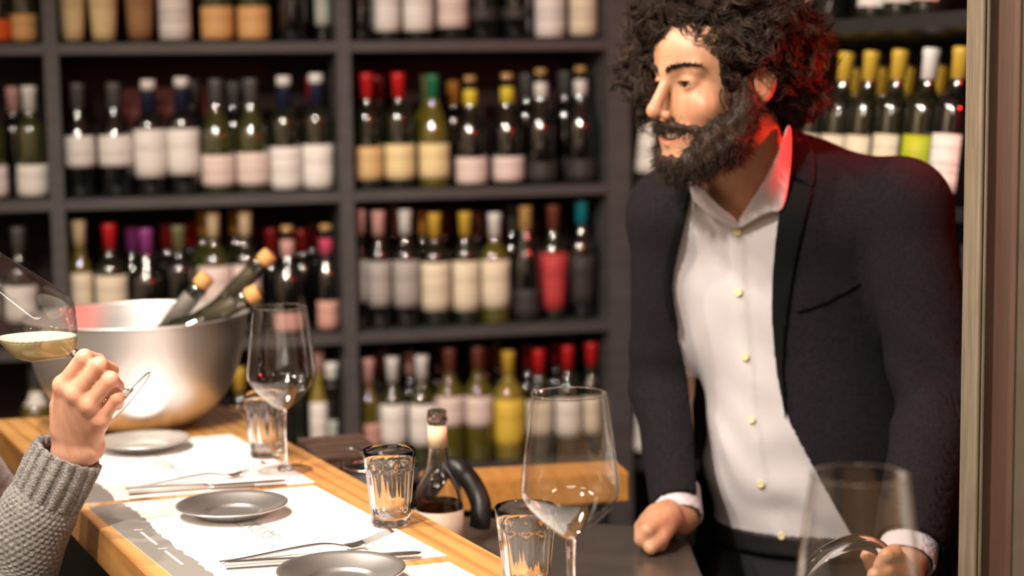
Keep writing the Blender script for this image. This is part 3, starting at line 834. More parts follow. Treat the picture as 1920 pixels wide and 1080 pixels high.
def fork(tail, tip, label, zb):
    tail = np.asarray(tail); tip = np.asarray(tip); L = np.linalg.norm((tip - tail)[:2])
    d = (tip - tail) / L; d[2] = 0
    o = empty('table_fork', (tail[0], tail[1], zb), label, 'fork', 'forks on the napkins')
    s = np.array([0, .10, .25, .42, .56, .64, .70, .74]); z = np.array([.0012, .0016, .0045, .0080, .0095, .0080, .0048, .0030])
    pts = spline(np.c_[np.outer(s * L, d[:2]), z], 40); n = len(pts)
    w = np.interp(np.linspace(0, 1, n), [0, .04, .5, .72, .85, 1], [.004, .0055, .0042, .0026, .003, .0095])
    flat_piece('handle', pts, w, np.full(n, .0011), M_cut, o)
    sd = np.array([-d[1], d[0]])
    for k in range(4):
        off = (k - 1.5) * 0.0056
        ss = np.array([.73, .78, .84, .91, 1.0]); zz = np.array([.0031, .0036, .0065, .0110, .0175])
        pt = np.c_[np.outer(ss * L, d[:2]) + sd * off, zz]; pt = spline(pt, 16)
        flat_piece('tine', pt, np.linspace(.0024, .0010, 16) * np.interp(np.linspace(0, 1, 16), [0, .25, .35, 1], [1.25, 1.2, .85, .8]), np.full(16, .0011), M_cut, o)
    # palm joining the tines
    pp = spline(np.c_[np.outer(np.array([.72, .76, .80, .83]) * L, d[:2]), [.0034, .0032, .0046, .0062]], 10)
    flat_piece('palm', pp, np.linspace(.0085, .0108, 10), np.full(10, .0010), M_cut, o)
    return o


def knife(tail, tip, label, zb):
    tail = np.asarray(tail); tip = np.asarray(tip); L = np.linalg.norm((tip - tail)[:2]); d = (tip - tail) / L; d[2] = 0
    o = empty('table_knife', (tail[0], tail[1], zb), label, 'knife', 'knives on the napkins')
    s = np.array([0, .02, .30, .46, .50]); pts = np.c_[np.outer(s * L, d[:2]), [.004, .004, .004, .004, .0036]]; pts = spline(pts, 24)
    flat_piece('handle', pts, np.interp(np.linspace(0, 1, 24), [0, .05, .8, 1], [.004, .0068, .0055, .0042]), np.interp(np.linspace(0, 1, 24), [0, .06, .85, 1], [.002, .0036, .003, .0016]), M_cut, o)
    s = np.array([.49, .55, .75, .93, 1.0]); pts = np.c_[np.outer(s * L, d[:2]), [.0036, .0034, .0034, .0034, .0034]]; pts = spline(pts, 20)
    flat_piece('blade', pts, np.interp(np.linspace(0, 1, 20), [0, .15, .7, .92, 1], [.0042, .0085, .0092, .007, .0012]), np.full(20, .0008), M_cut, o)
    return o


ZN = TOPM + 0.0029
fork(PZ(412, 1056, ZN), PZ(736, 1026, BZ), 'steel fork with raised tines on the napkin of the middle setting', ZN)
knife(PZ(425, 1065, ZN), PZ(790, 1041, ZN), 'steel knife lying beside the fork of the middle setting', ZN)
fork(PZ(236, 918, ZN), PZ(497, 894, BZ), 'steel fork with raised tines on the napkin of the far setting', ZN)
knife(PZ(243, 926, ZN), PZ(537, 905, ZN), 'steel knife lying beside the fork of the far setting', ZN)

# ------------------------------------------------------------------ glassware
BOWL = [(0.0050, 0.0900), (0.0120, 0.0935), (0.0300, 0.1095), (0.0430, 0.1235), (0.0490, 0.1340), (0.0502, 0.1420), (0.0490, 0.1560), (0.0455, 0.1850), (0.0415, 0.2150), (0.0378, 0.2400)]


def bowl_curve(n):
    return spline(np.c_[BOWL, np.zeros(len(BOWL))], n)[:, :2]


def wine_glass(loc, label, rot=None, group='large tapered wine glasses', sc=1.0):
    t = empty('wine_glass', loc, label, 'glass', group, rot)
    t.scale = (sc, sc, sc)
    b = bowl_curve(40)
    lathe('bowl', [(0.0, 0.0893)] + [tuple(p) for p in b], 72, M_bowl, t)
    rr = b[-1][0]; an = 2 * math.pi * np.arange(72) / 72
    tube('rim', np.c_[rr * np.cos(an), rr * np.sin(an), np.full(72, b[-1][1])], 0.00065, M_glass, t, 8, True)
    st = [(0.0, 0.0920), (0.0048, 0.0912), (0.0058, 0.0880), (0.0046, 0.0790), (0.0040, 0.055), (0.0042, 0.025), (0.0055, 0.012), (0.0090, 0.0062), (0.0120, 0.0046), (0.0110, 0.0032), (0.0, 0.0030)]
    lathe('stem', st, 40, M_glass, t)
    lathe('foot', [(0.0, 0.0046), (0.0125, 0.0044), (0.022, 0.0032), (0.034, 0.0020), (0.0395, 0.0014)], 64, M_bowl, t)
    tube('foot_edge', np.c_[0.0396 * np.cos(an), 0.0396 * np.sin(an), np.full(72, 0.0012)], 0.0009, M_glass, t, 8, True)
    return t


G1 = P(1067, 735, 1.70)
wine_glass((G1[0], G1[1], BZ + 0.0002), 'tall empty wine glass in the middle of the picture beside a tumbler')
G2 = PZ(534, 884, BZ)
wine_glass((G2[0], G2[1], BZ + 0.0013), 'empty wine glass standing at the far setting, right of the metal bowl')
G3 = P(1612, 890, 1.32)
wine_glass((G3[0], G3[1], BZ + 0.0002), 'blurred empty wine glass closest to the viewer in front of the bearded man')


def tumbler(loc, label):
    t = empty('tumbler', loc, label, 'glass', 'faceted water tumblers on the bar')
    H = 0.0965; n = 120
    R = lambda z: 0.0245 + 0.0092 * z / H

    def facet(a):
        return math.cos(math.pi / 10) / math.cos((a % (math.pi / 5)) - math.pi / 10)
    ang = 2 * math.pi * np.arange(n) / n
    zs = [0.0105, 0.012, 0.016, 0.03, 0.045, 0.06, 0.070, 0.0735, 0.076, 0.0775, 0.0785, 0.087, H]
    V = []; F = []
    for z in zs:
        k = float(np.clip((0.0765 - z) / 0.004, 0, 1))
        for a in ang:
            arch = float(np.clip((0.0775 - 0.004 * (1 - abs(math.cos(5 * a))) - z) / 0.003, 0, 1)) * k
            V.append((R(z) * (1 - arch * (1 - 0.985 * facet(a))) * math.cos(a), R(z) * (1 - arch * (1 - 0.985 * facet(a))) * math.sin(a), z))
    for i in range(len(zs) - 1):
        for k in range(n): F.append((i * n + k, i * n + (k + 1) % n, (i + 1) * n + (k + 1) % n, (i + 1) * n + k))
    # closed wall: faceted outside, round inside, thick base
    def ring(r, z):
        for a in ang: V.append((r * math.cos(a), r * math.sin(a), z))
    for r, z in ((R(H) - 0.0005, H + 0.0006), (R(H) - 0.0012, H), (R(0.09) - 0.0016, 0.09), (R(0.07) - 0.0024, 0.07), (R(0.03) - 0.0030, 0.03), (R(0.016) - 0.0040, 0.0155), (0.0160, 0.0112), (0.0008, 0.0098)): ring(r, z)
    m_ = len(V) // n
    for i in range(len(zs) - 1, m_ - 1):
        for k in range(n): F.append((i * n + k, i * n + (k + 1) % n, (i + 1) * n + (k + 1) % n, (i + 1) * n + k))
    F.append(tuple(range((m_ - 1) * n, m_ * n)))
    k0 = len(V)
    for r, z in ((R(0.006), 0.006), (R(0.002), 0.0022), (0.0222, 0.0), (0.018, 0.0008)): ring(r, z)
    F += [(k, (k + 1) % n, k0 + (k + 1) % n, k0 + k) for k in range(n)]
    for i in range(3):
        for k in range(n): F.append((k0 + i * n + k, k0 + i * n + (k + 1) % n, k0 + (i + 1) * n + (k + 1) % n, k0 + (i + 1) * n + k))
    F.append(tuple(range(k0 + 3 * n, k0 + 4 * n)))
    o = mesh_obj('glass_wall', V, F, M_glass, t, True)
    bm = bmesh.new(); bm.from_mesh(o.data); bmesh.ops.recalc_face_normals(bm, faces=bm.faces[:]); bm.to_mesh(o.data); bm.free()
    return t


T1 = PZ(733, 985, BZ); tumbler((T1[0], T1[1], BZ + 0.0013), 'empty faceted tumbler on the far right corner of the middle placemat')
T0 = PZ(500, 857, BZ); tumbler((T0[0], T0[1], BZ + 0.0013), 'empty faceted tumbler behind the wine glass of the far setting')
T2 = P(986, 985, 1.81); tumbler((T2[0], T2[1], BZ + 0.0002), 'empty faceted tumbler just left of the tall central wine glass')

# ------------------------------------------------------------------ metal bowl with bottles
BO = np.array([-0.622, 2.80, BZ])
mb = empty('wine_bowl', BO + np.array([0, 0, 0.0003]), 'large brushed metal bowl holding three bottles at the end of the bar', 'bowl')
M_alu = mat('brushed_aluminium', (0.80, 0.79, 0.79), 0.44, 1.0)
N, L, b = nodes(M_alu)
tc = N.new('ShaderNodeTexCoord'); mp = N.new('ShaderNodeMapping'); mp.inputs['Scale'].default_value = (6, 6, 420)
nz = N.new('ShaderNodeTexNoise'); nz.inputs['Scale'].default_value = 1.0; nz.inputs['Detail'].default_value = 3
bp = N.new('ShaderNodeBump'); bp.inputs['Strength'].default_value = 0.05; bp.inputs['Distance'].default_value = 0.001
L.new(tc.outputs['Object'], mp.inputs[0]); L.new(mp.outputs[0], nz.inputs[0]); L.new(nz.outputs['Fac'], bp.inputs['Height']); L.new(bp.outputs[0], b.inputs['Normal'])
RB, HB = 0.180, 0.185
out = spline(np.array([(0.0, 0, 0), (0.055, 0, 0), (0.082, 0.004, 0), (0.125, 0.030, 0), (0.156, 0.075, 0), (0.172, 0.125, 0), (0.179, 0.170, 0), (0.181, HB, 0)]), 44)[:, :2]
out[:, 0] = np.clip(out[:, 0], 0, None); out[:, 1] = np.clip(out[:, 1], 0, None)
inn = out.copy(); inn[:, 0] = np.clip(inn[:, 0] - 0.0022, 0, None); inn[:, 1] = np.clip(inn[:, 1] + 0.0020 * (1 - np.linspace(0, 1, 44)), 0.0018, HB)
prof = [tuple(p) for p in out] + [(0.1845, HB), (0.1860, HB + 0.0012), (0.1845, HB + 0.0026), (0.1800, HB + 0.0024)] + [tuple(p) for p in inn[::-1]]
lathe('bowl_shell', prof, 96, M_alu, mb)


def lying_bottle(tip, direc, label, foil, h=0.27, r=0.036):
    d = Vector(direc).normalized(); base = Vector(tip) - d * (h + 0.022)
    q = d.to_track_quat('Z', 'Y').to_euler()
    t = empty('chilled_bottle', base, label, 'bottle', 'open bottles chilling in the metal bowl', q)
    pf = b_profile('slim', h, r)
    lathe('glass_body', pf, 36, BG['dark'], t)
    pc = [(body_r(pf, h - .020) + .0008, h - .020), (body_r(pf, h - .03) + .0012, h - .03), (body_r(pf, h - .075) + .0012, h - .075), (body_r(pf, h - .075), h - .075)]
    lathe('neck_foil', pc, 24, foil, t)
    lathe('cork', [(0, h + .022), (.0125, h + .022), (.0145, h + .019), (.0148, h + .004), (.0125, h - .001), (0, h - .001)], 24, mat('cork_stopper', (0.50, 0.27, 0.09), 0.7), t)
    return t


M_foil1 = mat('grey_neck_foil', (0.22, 0.205, 0.185), 0.35, 0.3); M_foil2 = mat('olive_neck_foil', (0.065, 0.055, 0.033), 0.4, 0.3)
lying_bottle(P(389, 517, 2.81), (0.60, 0.0, 0.74), 'dark bottle with cork and silver neck, left of the three in the bowl', M_foil1, 0.235)
lying_bottle(P(508, 475, 2.895), (0.69, 0.0, 0.67), 'dark corked bottle reaching highest out of the metal bowl', M_foil2, 0.285, 0.030)
lying_bottle(P(486, 546, 2.725), (0.86, 0.0, 0.43), 'dark corked bottle lying lowest over the right rim of the bowl', M_foil2, 0.200, 0.0245)

# ------------------------------------------------------------------ work counter behind the bar
CZ = 0.95
ctr = empty('work_counter', (0, 0, 0), 'dark steel work counter lower than the bar, under the man\'s hand', 'counter')
qa = PZ(1186, 985, CZ)
lp = lambda y: BK * BN[0] ** 0 and 0
def bar_back_x(y): return (BK + 0.012 - BN[1] * y) / BN[0]
top = [(bar_back_x(1.6), 1.6), (0.250, 1.6), (0.250, 2.40), (0.215, 2.46), (qa[0], qa[1]), (bar_back_x(2.64), 2.64)]
prism('worktop', top, CZ - 0.03, CZ, M_ctr, ctr, 0.003)
tp2 = [(bar_back_x(1.62) + .02, 1.62), (0.225, 1.62), (0.225, 2.36), (0.16, 2.44), (qa[0] - 0.05, qa[1] - 0.02), (bar_back_x(2.60) + .02, 2.60)]
prism('cabinet_body', tp2, 0.0, CZ - 0.03, M_black, ctr)
# raised pine ledge along the rear of the counter
e0 = P(800, 912, 2.66); e1_ = P(1180, 886, 2.72)
lt = P(985, 895, 2.69)[2]; lb0 = P(985, 953, 2.69)[2]
dv = np.array([e1_[0] - e0[0], e1_[1] - e0[1], 0]); ll = np.linalg.norm(dv); dv /= ll
ldg = box('wooden_ledge', (0, 0, -(lt - lb0) / 2), (ll, 0.09, (lt - lb0) / 2), M_wood2, None, 0.003)
ldg.location = (e0[0], e0[1], (lt + lb0) / 2); ldg.rotation_euler = (0, 0, math.atan2(dv[1], dv[0]))
tag(ldg, 'orange pine ledge running behind the dark steel work counter', 'ledge')
for k, s in enumerate((0.03, ll - 0.07)):
    p_ = e0 + dv * s
    leg = box('leg', (s, 0.02, -(lb0 + 0) - (lt - lb0) / 2 - 0 + 0.0), (s + 0.04, 0.06, -(lt - lb0) / 2), M_black, ldg)
    for v in leg.data.vertices:
        if v.co.z < -(lt - lb0) / 2 - 0.01: v.co.z = -(lt + lb0) / 2

# clear bottle standing behind the bar
CB = P(822, 900, 2.36)
cb = empty('clear_wine_bottle', (CB[0], CB[1], CZ + 0.0005), 'open clear glass bottle with cream labels behind the bar edge', 'bottle')
hc = P(820, 769, 2.36)[2] - CZ
rc = 0.0345
lo_ = P(822, 955, 2.36)[2] - CZ
zz = lambda y: P(822, y, 2.36)[2] - CZ
sh0 = zz(950); 
outp = [(0, 0.004), (rc * .7, 0.002), (rc * .95, 0.0), (rc, 0.006), (rc, sh0), (rc * .985, zz(935)), (rc * .90, zz(912)), (rc * .70, zz(893)), (rc * .50, zz(878)), (rc * .42, zz(860)), (0.0132, zz(835)), (0.0128, zz(800)), (0.0125, zz(792)), (0.0146, zz(790)), (0.0146, zz(778)), (0.0136, zz(777)), (0.0136, zz(771)), (0.0125, hc)]
inp = [(max(r - 0.0026, 0), z if i > 3 else z + 0.004) for i, (r, z) in enumerate(outp)]
inp = [p for p in inp if p[1] < hc]; inp[0] = (0, 0.008)
inp = [(0, 0.010), (rc - .006, 0.010)] + [(r - 0.0028, z) for r, z in outp[4:13]] + [(0.0100, zz(785)), (0.0098, hc)]
lathe('glass_body', outp + inp[::-1], 56, M_glass, cb)
lathe('liquid', [(0, 0.0108), (rc - .0066, 0.0108), (rc - 0.0032, 0.02), (rc - 0.0032, zz(941)), (0, zz(941))], 40, glass_mat('pale_rose_wine', (0.95, 0.62, 0.45), 0, 1.33), cb)
lathe('body_label', [(rc - .0005, zz(1040)), (rc + .0005, zz(1040)), (rc + .0005, zz(953)), (rc - .0005, zz(953))], 40, mat('cream_bottle_label', (0.45, 0.35, 0.27), 0.6), cb)
lathe('neck_label', [(0.0136, zz(838)), (0.0141, zz(838)), (0.0134, zz(797)), (0.0126, zz(797))], 32, mat('cream_neck_label', (0.70, 0.57, 0.38), 0.6), cb)
cu = bpy.data.curves.new('dash', 'FONT'); cu.body = '7A'; cu.size = 0.008
to = bpy.data.objects.new('dash', cu); COL.objects.link(to); dg = bpy.context.evaluated_depsgraph_get()
me = bpy.data.meshes.new_from_object(to.evaluated_get(dg)); bpy.data.objects.remove(to)
for v in me.vertices:
    a = -math.pi / 2 + (v.co.x + 0.002) / rc; zv = v.co.y + zz(991); v.co = (math.cos(a) * (rc + .0009), math.sin(a) * (rc + .0009), zv)
link('label_print', me, M_ink, cb)

# thick black hose arched behind the clear bottle
hp = [P(800, 880, 2.52), P(842, 878, 2.49), P(878, 898, 2.47), P(900, 940, 2.45), P(901, 972, 2.44), P(899, 1000, 2.44)]
hp[-1][2] = CZ + 0.017; hp[0] = P(790, 905, 2.55); hp = [np.array([hp[0][0] - 0.01, 2.55, CZ + 0.021])] + hp[1:]
ho = tube('black_hose', spline(np.array(hp), 60), np.full(60, 0.0155), M_rubber, None, 16)
tag(ho, 'thick black hose arching up from the counter behind the clear bottle', 'hose')

# dark slatted crate with a steel scoop, just behind the bar edge
cq = P(640, 850, 2.62)
cr_ = empty('slatted_crate', (cq[0], cq[1], CZ + 0.0004), 'dark brown slatted crate behind the bar, under the steel scoop', 'crate', rot=(0, 0, BA * 0.75))
zt = P(628, 848, 2.60)[2] - CZ
nsl = int(zt / 0.0155)
for k in range(nsl):
    z1 = zt - 0.001 - k * 0.0155
    for yy in (-0.08, 0.08): box('slat', (-0.052, yy - 0.004, z1 - 0.0115), (0.052, yy + 0.004, z1), M_dwood, cr_, 0.0012)
    for xx in (-0.052, 0.044): box('slat', (xx, -0.0755, z1 - 0.0115), (xx + 0.008, 0.0755, z1), M_dwood, cr_, 0.0012)
for xx in (-0.043, 0.033):
    for yy in (-0.075, 0.065): box('corner_post', (xx, yy, 0.0), (xx + 0.010, yy + 0.010, zt), M_dwood, cr_)
for k in range(4): box('lid_slat', (-0.052, -0.083 + k * 0.043, zt), (0.052, -0.046 + k * 0.043, zt + 0.006), M_dwood, cr_, 0.001)
box('bottom_board', (-0.050, -0.075, 0.0), (0.050, 0.075, 0.005), M_dwood, cr_)

bq = P(694, 885, 2.50)
bk = empty('ice_bin', (bq[0], bq[1], CZ + 0.0003), 'black round bin with thin steel rim behind the left tumbler', 'bin')
zb_ = P(690, 872, 2.50)[2] - CZ
lathe('bin_wall', [(0, 0.0), (0.036, 0.0), (0.040, zb_ - 0.004), (0.037, zb_ - 0.004), (0.033, 0.004), (0, 0.004)], 40, M_black, bk)
lathe('steel_rim', [(0.0395, zb_ - 0.004), (0.0415, zb_ - 0.003), (0.0415, zb_), (0.0370, zb_), (0.0372, zb_ - 0.004)], 40, M_steel, bk)
sc_ = empty('steel_scoop', (bq[0], bq[1], CZ + zb_ + 0.001), 'small shiny steel scoop resting across the black bin', 'scoop')
sp = [P(648, 842, 2.50), P(662, 838, 2.50), P(678, 844, 2.50), P(694, 856, 2.50), P(706, 868, 2.51)]
sp = [p - np.array([bq[0], bq[1], CZ + zb_ + 0.001]) for p in sp]
sp = spline(np.array(sp), 18)
flat_piece('scoop_bowl', sp, np.interp(np.linspace(0, 1, 18), [0, .2, .6, 1], [.006, .014, .013, .009]), np.full(18, .0016), M_steel, sc_)
hp_ = spline(np.array([sp[-1], sp[-1] + np.array([0.03, 0.004, 0.002]), sp[-1] + np.array([0.06, 0.01, 0.0])]), 8)
flat_piece('scoop_handle', hp_, np.full(8, .004), np.full(8, .0012), M_steel, sc_)

# small dark bottle lying in the gap at the counter's end, near the man's hip
# ------------------------------------------------------------------ implicit surfaces for people and cloth
def nrm(v): v = np.asarray(v, float); return v / np.linalg.norm(v)


def s_sph(p, c, r): return np.linalg.norm(p - np.asarray(c, np.float32), axis=1) - r


def s_ell(p, c, r, M=None):
    q = p - np.asarray(c, np.float32)
    if M is not None: q = q @ np.asarray(M, np.float32).T      # rows of M are the ellipsoid's axes
    r = np.asarray(r, np.float32)
    k0 = np.linalg.norm(q / r, axis=1); k1 = np.linalg.norm(q / (r * r), axis=1) + 1e-9
    return k0 * (k0 - 1) / k1


def s_cap(p, a, b, ra, rb=None):
    a = np.asarray(a, np.float32); b = np.asarray(b, np.float32); rb = ra if rb is None else rb
    ab = b - a; t = np.clip(((p - a) @ ab) / (ab @ ab + 1e-12), 0, 1)
    return np.linalg.norm(p - a - t[:, None] * ab, axis=1) - (ra + (rb - ra) * t)


def smin(a, b, k):
    h = np.clip(0.5 + 0.5 * (b - a) / k, 0, 1)
    return b + (a - b) * h - k * h * (1 - h)


def smax(a, b, k): return -smin(-a, -b, k)


def chain(p, pts, rs, k=0.004):
    d = None
    for i in range(len(pts) - 1):
        e = s_cap(p, pts[i], pts[i + 1], rs[i], rs[i + 1]); d = e if d is None else smin(d, e, k)
    return d


def proj(p):
    v = p - CAM.astype(np.float32); d = v @ _f.astype(np.float32)
    return np.stack([960 + FPX * (v @ _r.astype(np.float32)) / d, 540 - FPX * (v @ _u.astype(np.float32)) / d], 1), d


def s_poly(p, poly):
    """signed distance (metres) to the outline seen from the front, at the depth of each point."""
    q, d = proj(p); poly = np.asarray(poly, np.float32); n = len(poly)
    best = np.full(len(q), 1e9, np.float32); s = np.ones(len(q), np.float32)
    for i in range(n):
        a, b = poly[i], poly[i - 1]
        e = b - a; w = q - a
        t = np.clip((w @ e) / (e @ e), 0, 1); bb = w - t[:, None] * e
        best = np.minimum(best, (bb * bb).sum(1))
        c1 = q[:, 1] >= a[1]; c2 = q[:, 1] < b[1]; c3 = e[0] * w[:, 1] > e[1] * w[:, 0]
        flip = (c1 & c2 & c3) | (~c1 & ~c2 & ~c3)
        s = np.where(flip, -s, s)
    return s * np.sqrt(best) * d / FPX


def curve_poly(pts, n=6):
    """closed outline smoothed by Catmull-Rom."""
    p = np.asarray(pts, float); m = len(p); out = []
    for i in range(m):
        a, b, c, d = p[i - 1], p[i], p[(i + 1) % m], p[(i + 2) % m]
        for k in range(n):
            f = k / n
            out.append(0.5 * (2 * b + (c - a) * f + (2 * a - 5 * b + 4 * c - d) * f * f + (3 * b - a - 3 * c + d) * f ** 3))
    return np.array(out)


def surface(f, lo, hi, h, B=8, slack=1.3):
    """naive surface nets over the blocks near the surface; returns vertices and quads."""
    lo = np.asarray(lo, float); hi = np.asarray(hi, float)
    nb = np.ceil((hi - lo) / (h * B)).astype(int); n = nb * B + 1
    cx = [lo[i] + (np.arange(nb[i]) + 0.5) * B * h for i in range(3)]
    Cc = np.stack(np.meshgrid(*cx, indexing='ij'), -1).reshape(-1, 3).astype(np.float32)
    dc = f(Cc).reshape(nb)
    F = np.repeat(np.repeat(np.repeat(np.where(dc < 0, -1, 1).astype(np.float32), B, 0), B, 1), B, 2)
    F = np.pad(F, ((0, 1), (0, 1), (0, 1)), mode='edge')
    act = np.argwhere(np.abs(dc) < 0.87 * B * h * slack + 0.004)
    r = np.arange(B + 1)
    loc = np.stack(np.meshgrid(r, r, r, indexing='ij'), -1).reshape(-1, 3)
    step = 400
    for i in range(0, len(act), step):
        idx = (act[i:i + step, None, :] * B + loc[None]).reshape(-1, 3)
        v = f((lo + idx * h).astype(np.float32))
        F[idx[:, 0], idx[:, 1], idx[:, 2]] = v
    S_ = F < 0
    nx, ny, nz = F.shape
    c = [S_[i:nx - 1 + i, j:ny - 1 + j, k:nz - 1 + k] for i in (0, 1) for j in (0, 1) for k in (0, 1)]
    cnt = sum(x.astype(np.int8) for x in c)
    cells = np.argwhere((cnt > 0) & (cnt < 8))
    vid = np.full((nx - 1, ny - 1, nz - 1), -1, np.int32)
    vid[cells[:, 0], cells[:, 1], cells[:, 2]] = np.arange(len(cells))
    acc = np.zeros((len(cells), 3)); num = np.zeros(len(cells))
    corners = np.array([(i, j, k) for i in (0, 1) for j in (0, 1) for k in (0, 1)])
    vals = np.stack([F[cells[:, 0] + a, cells[:, 1] + b_, cells[:, 2] + c_] for a, b_, c_ in corners], 1)
    for a in range(8):
        for b_ in range(a + 1, 8):
            if np.abs(corners[a] - corners[b_]).sum() != 1: continue
            va, vb = vals[:, a], vals[:, b_]; m = (va < 0) != (vb < 0)
            t = np.where(m, va / np.where(m, va - vb, 1), 0)
            acc += np.where(m[:, None], corners[a] + t[:, None] * (corners[b_] - corners[a]), 0); num += m
    V = lo + (cells + acc / num[:, None]) * h
    Q = []
    for ax in range(3):
        sl0 = [slice(None)] * 3; sl1 = [slice(None)] * 3
        sl0[ax] = slice(0, -1); sl1[ax] = slice(1, None)
        a, b_ = S_[tuple(sl0)], S_[tuple(sl1)]
        e = np.argwhere(a != b_)
        u, w = (ax + 1) % 3, (ax + 2) % 3
        ok = (e[:, u] > 0) & (e[:, w] > 0) & (e[:, u] < n[u] - 1) & (e[:, w] < n[w] - 1)
        e = e[ok]
        inside = a[e[:, 0], e[:, 1], e[:, 2]]

        def g(du, dw):
            q = e.copy(); q[:, u] -= du; q[:, w] -= dw
            return vid[q[:, 0], q[:, 1], q[:, 2]]
        quad = np.stack([g(1, 1), g(0, 1), g(0, 0), g(1, 0)], 1)
        quad = np.where(inside[:, None], quad, quad[:, ::-1])
        Q.append(quad)
    Q = np.vstack(Q)
    Q = Q[(Q >= 0).all(1)]
    return V, Q


def relax(V, Q, it=2, w=0.5):
    for _ in range(it):
        acc = np.zeros_like(V); c = np.zeros(len(V))
        for a in range(4):
            b_ = (a + 1) % 4
            np.add.at(acc, Q[:, a], V[Q[:, b_]]); np.add.at(acc, Q[:, b_], V[Q[:, a]])
            np.add.at(c, Q[:, a], 1); np.add.at(c, Q[:, b_], 1)
        V = V * (1 - w) + w * acc / np.maximum(c, 1)[:, None]
    return V


def biggest(V, Q):
    lab = np.arange(len(V))
    while True:
        m_ = lab[Q].min(1); new = lab.copy()
        for a in range(4): np.minimum.at(new, Q[:, a], m_)
        new = new[new]
        if (new == lab).all(): break
        lab = new
    u, c = np.unique(lab[Q[:, 0]], return_counts=True); k = lab[Q[:, 0]] == u[c.argmax()]
    Q = Q[k]; used = np.unique(Q); mp = np.full(len(V), -1); mp[used] = np.arange(len(used))
    return V[used], mp[Q]


def sdf_obj(name, f, lo, hi, h, m, parent, smooth_it=1, origin=None, keep=None):
    V, Q = biggest(*surface(f, lo, hi, h))
    if smooth_it: V = relax(V, Q, smooth_it)
    if keep is not None:
        kq = keep(V)[Q].all(1); Q = Q[kq]
        used = np.unique(Q); mp = np.full(len(V), -1); mp[used] = np.arange(len(used)); V = V[used]; Q = mp[Q]
    o0 = np.array(parent.location) if parent is not None else np.zeros(3)
    ob = quick_mesh(name, V - o0, Q, m, parent, True)
    return ob, V, Q


def normals_of(f, V, e=0.002):
    V = V.astype(np.float32); g = np.zeros((len(V), 3))
    for i in range(3):
        d = np.zeros(3, np.float32); d[i] = e; g[:, i] = f(V + d) - f(V - d)
    return g / (np.linalg.norm(g, axis=1)[:, None] + 1e-9)


def march(f, px, py, y0=2.0, n=120):
    d = ray(px, py); d = d / np.linalg.norm(d); t = y0
    for _ in range(n):
        p = (CAM + d * t)[None].astype(np.float32); s = float(f(p)[0])
        if s < 2e-4: break
        t += s * 0.8
    return CAM + d * t


def color_attr(ob, cols):
    me = ob.data; a = me.color_attributes.new('tint', 'FLOAT_COLOR', 'POINT')
    c = np.ones((len(me.vertices), 4), np.float32); c[:, :3] = cols
    a.data.foreach_set('color', c.ravel())


def strands(name, roots, dirs, length, m, parent, seg=7, rad=0.0011, curl=0.0, turns=1.5, gravity=0.0, sides=3, jit=0.3, seed=3, taper=0.35):
    """hair as thin tapering tubes: arrays of roots and growth directions."""
    r = np.random.default_rng(seed); n = len(roots)
    D = dirs + jit * r.normal(size=(n, 3)); D /= np.linalg.norm(D, axis=1)[:, None]
    ref = r.normal(size=(n, 3)); u = np.cross(D, ref); u /= np.linalg.norm(u, axis=1)[:, None]; w = np.cross(D, u)
    Ls = length * (0.6 + 0.8 * r.random(n)) if np.isscalar(length) else length * (0.7 + 0.6 * r.random(n))
    ph = r.random(n) * 6.28; tn = turns * (0.6 + 0.8 * r.random(n)); cu = curl * (0.6 + 0.8 * r.random(n))
    P_ = np.zeros((n, seg, 3))
    for s in range(seg):
        t = s / (seg - 1)
        a = ph + tn * 6.28 * t
        off = (np.cos(a)[:, None] * u + np.sin(a)[:, None] * w) * (cu * min(1, t * 2.2))[:, None] - (np.cos(ph)[:, None] * u + np.sin(ph)[:, None] * w) * 0
        P_[:, s] = roots + D * (Ls * t)[:, None] + off + np.array([0, 0, -1.0]) * (gravity * Ls * t * t)[:, None]
    T = np.gradient(P_, axis=1); T /= np.linalg.norm(T, axis=2)[:, :, None] + 1e-9
    A = np.cross(T, ref[:, None, :]); A /= np.linalg.norm(A, axis=2)[:, :, None] + 1e-9; Bn = np.cross(T, A)
    rr = rad * (0.7 + 0.6 * r.random(n))[:, None] * np.linspace(1, taper, seg)[None]
    V = np.zeros((n, seg, sides, 3))
    for k in range(sides):
        an = 2 * math.pi * k / sides
        V[:, :, k] = P_ + (math.cos(an) * A + math.sin(an) * Bn) * rr[:, :, None]
    idx = np.arange(n * seg * sides).reshape(n, seg, sides)
    Q = []
    for k in range(sides):
        k2 = (k + 1) % sides
        Q.append(np.stack([idx[:, :-1, k], idx[:, :-1, k2], idx[:, 1:, k2], idx[:, 1:, k]], -1).reshape(-1, 4))
    o0 = np.array(parent.location) if parent is not None else np.zeros(3)
    return quick_mesh(name, V.reshape(-1, 3) - o0, np.vstack(Q), m, parent, True)


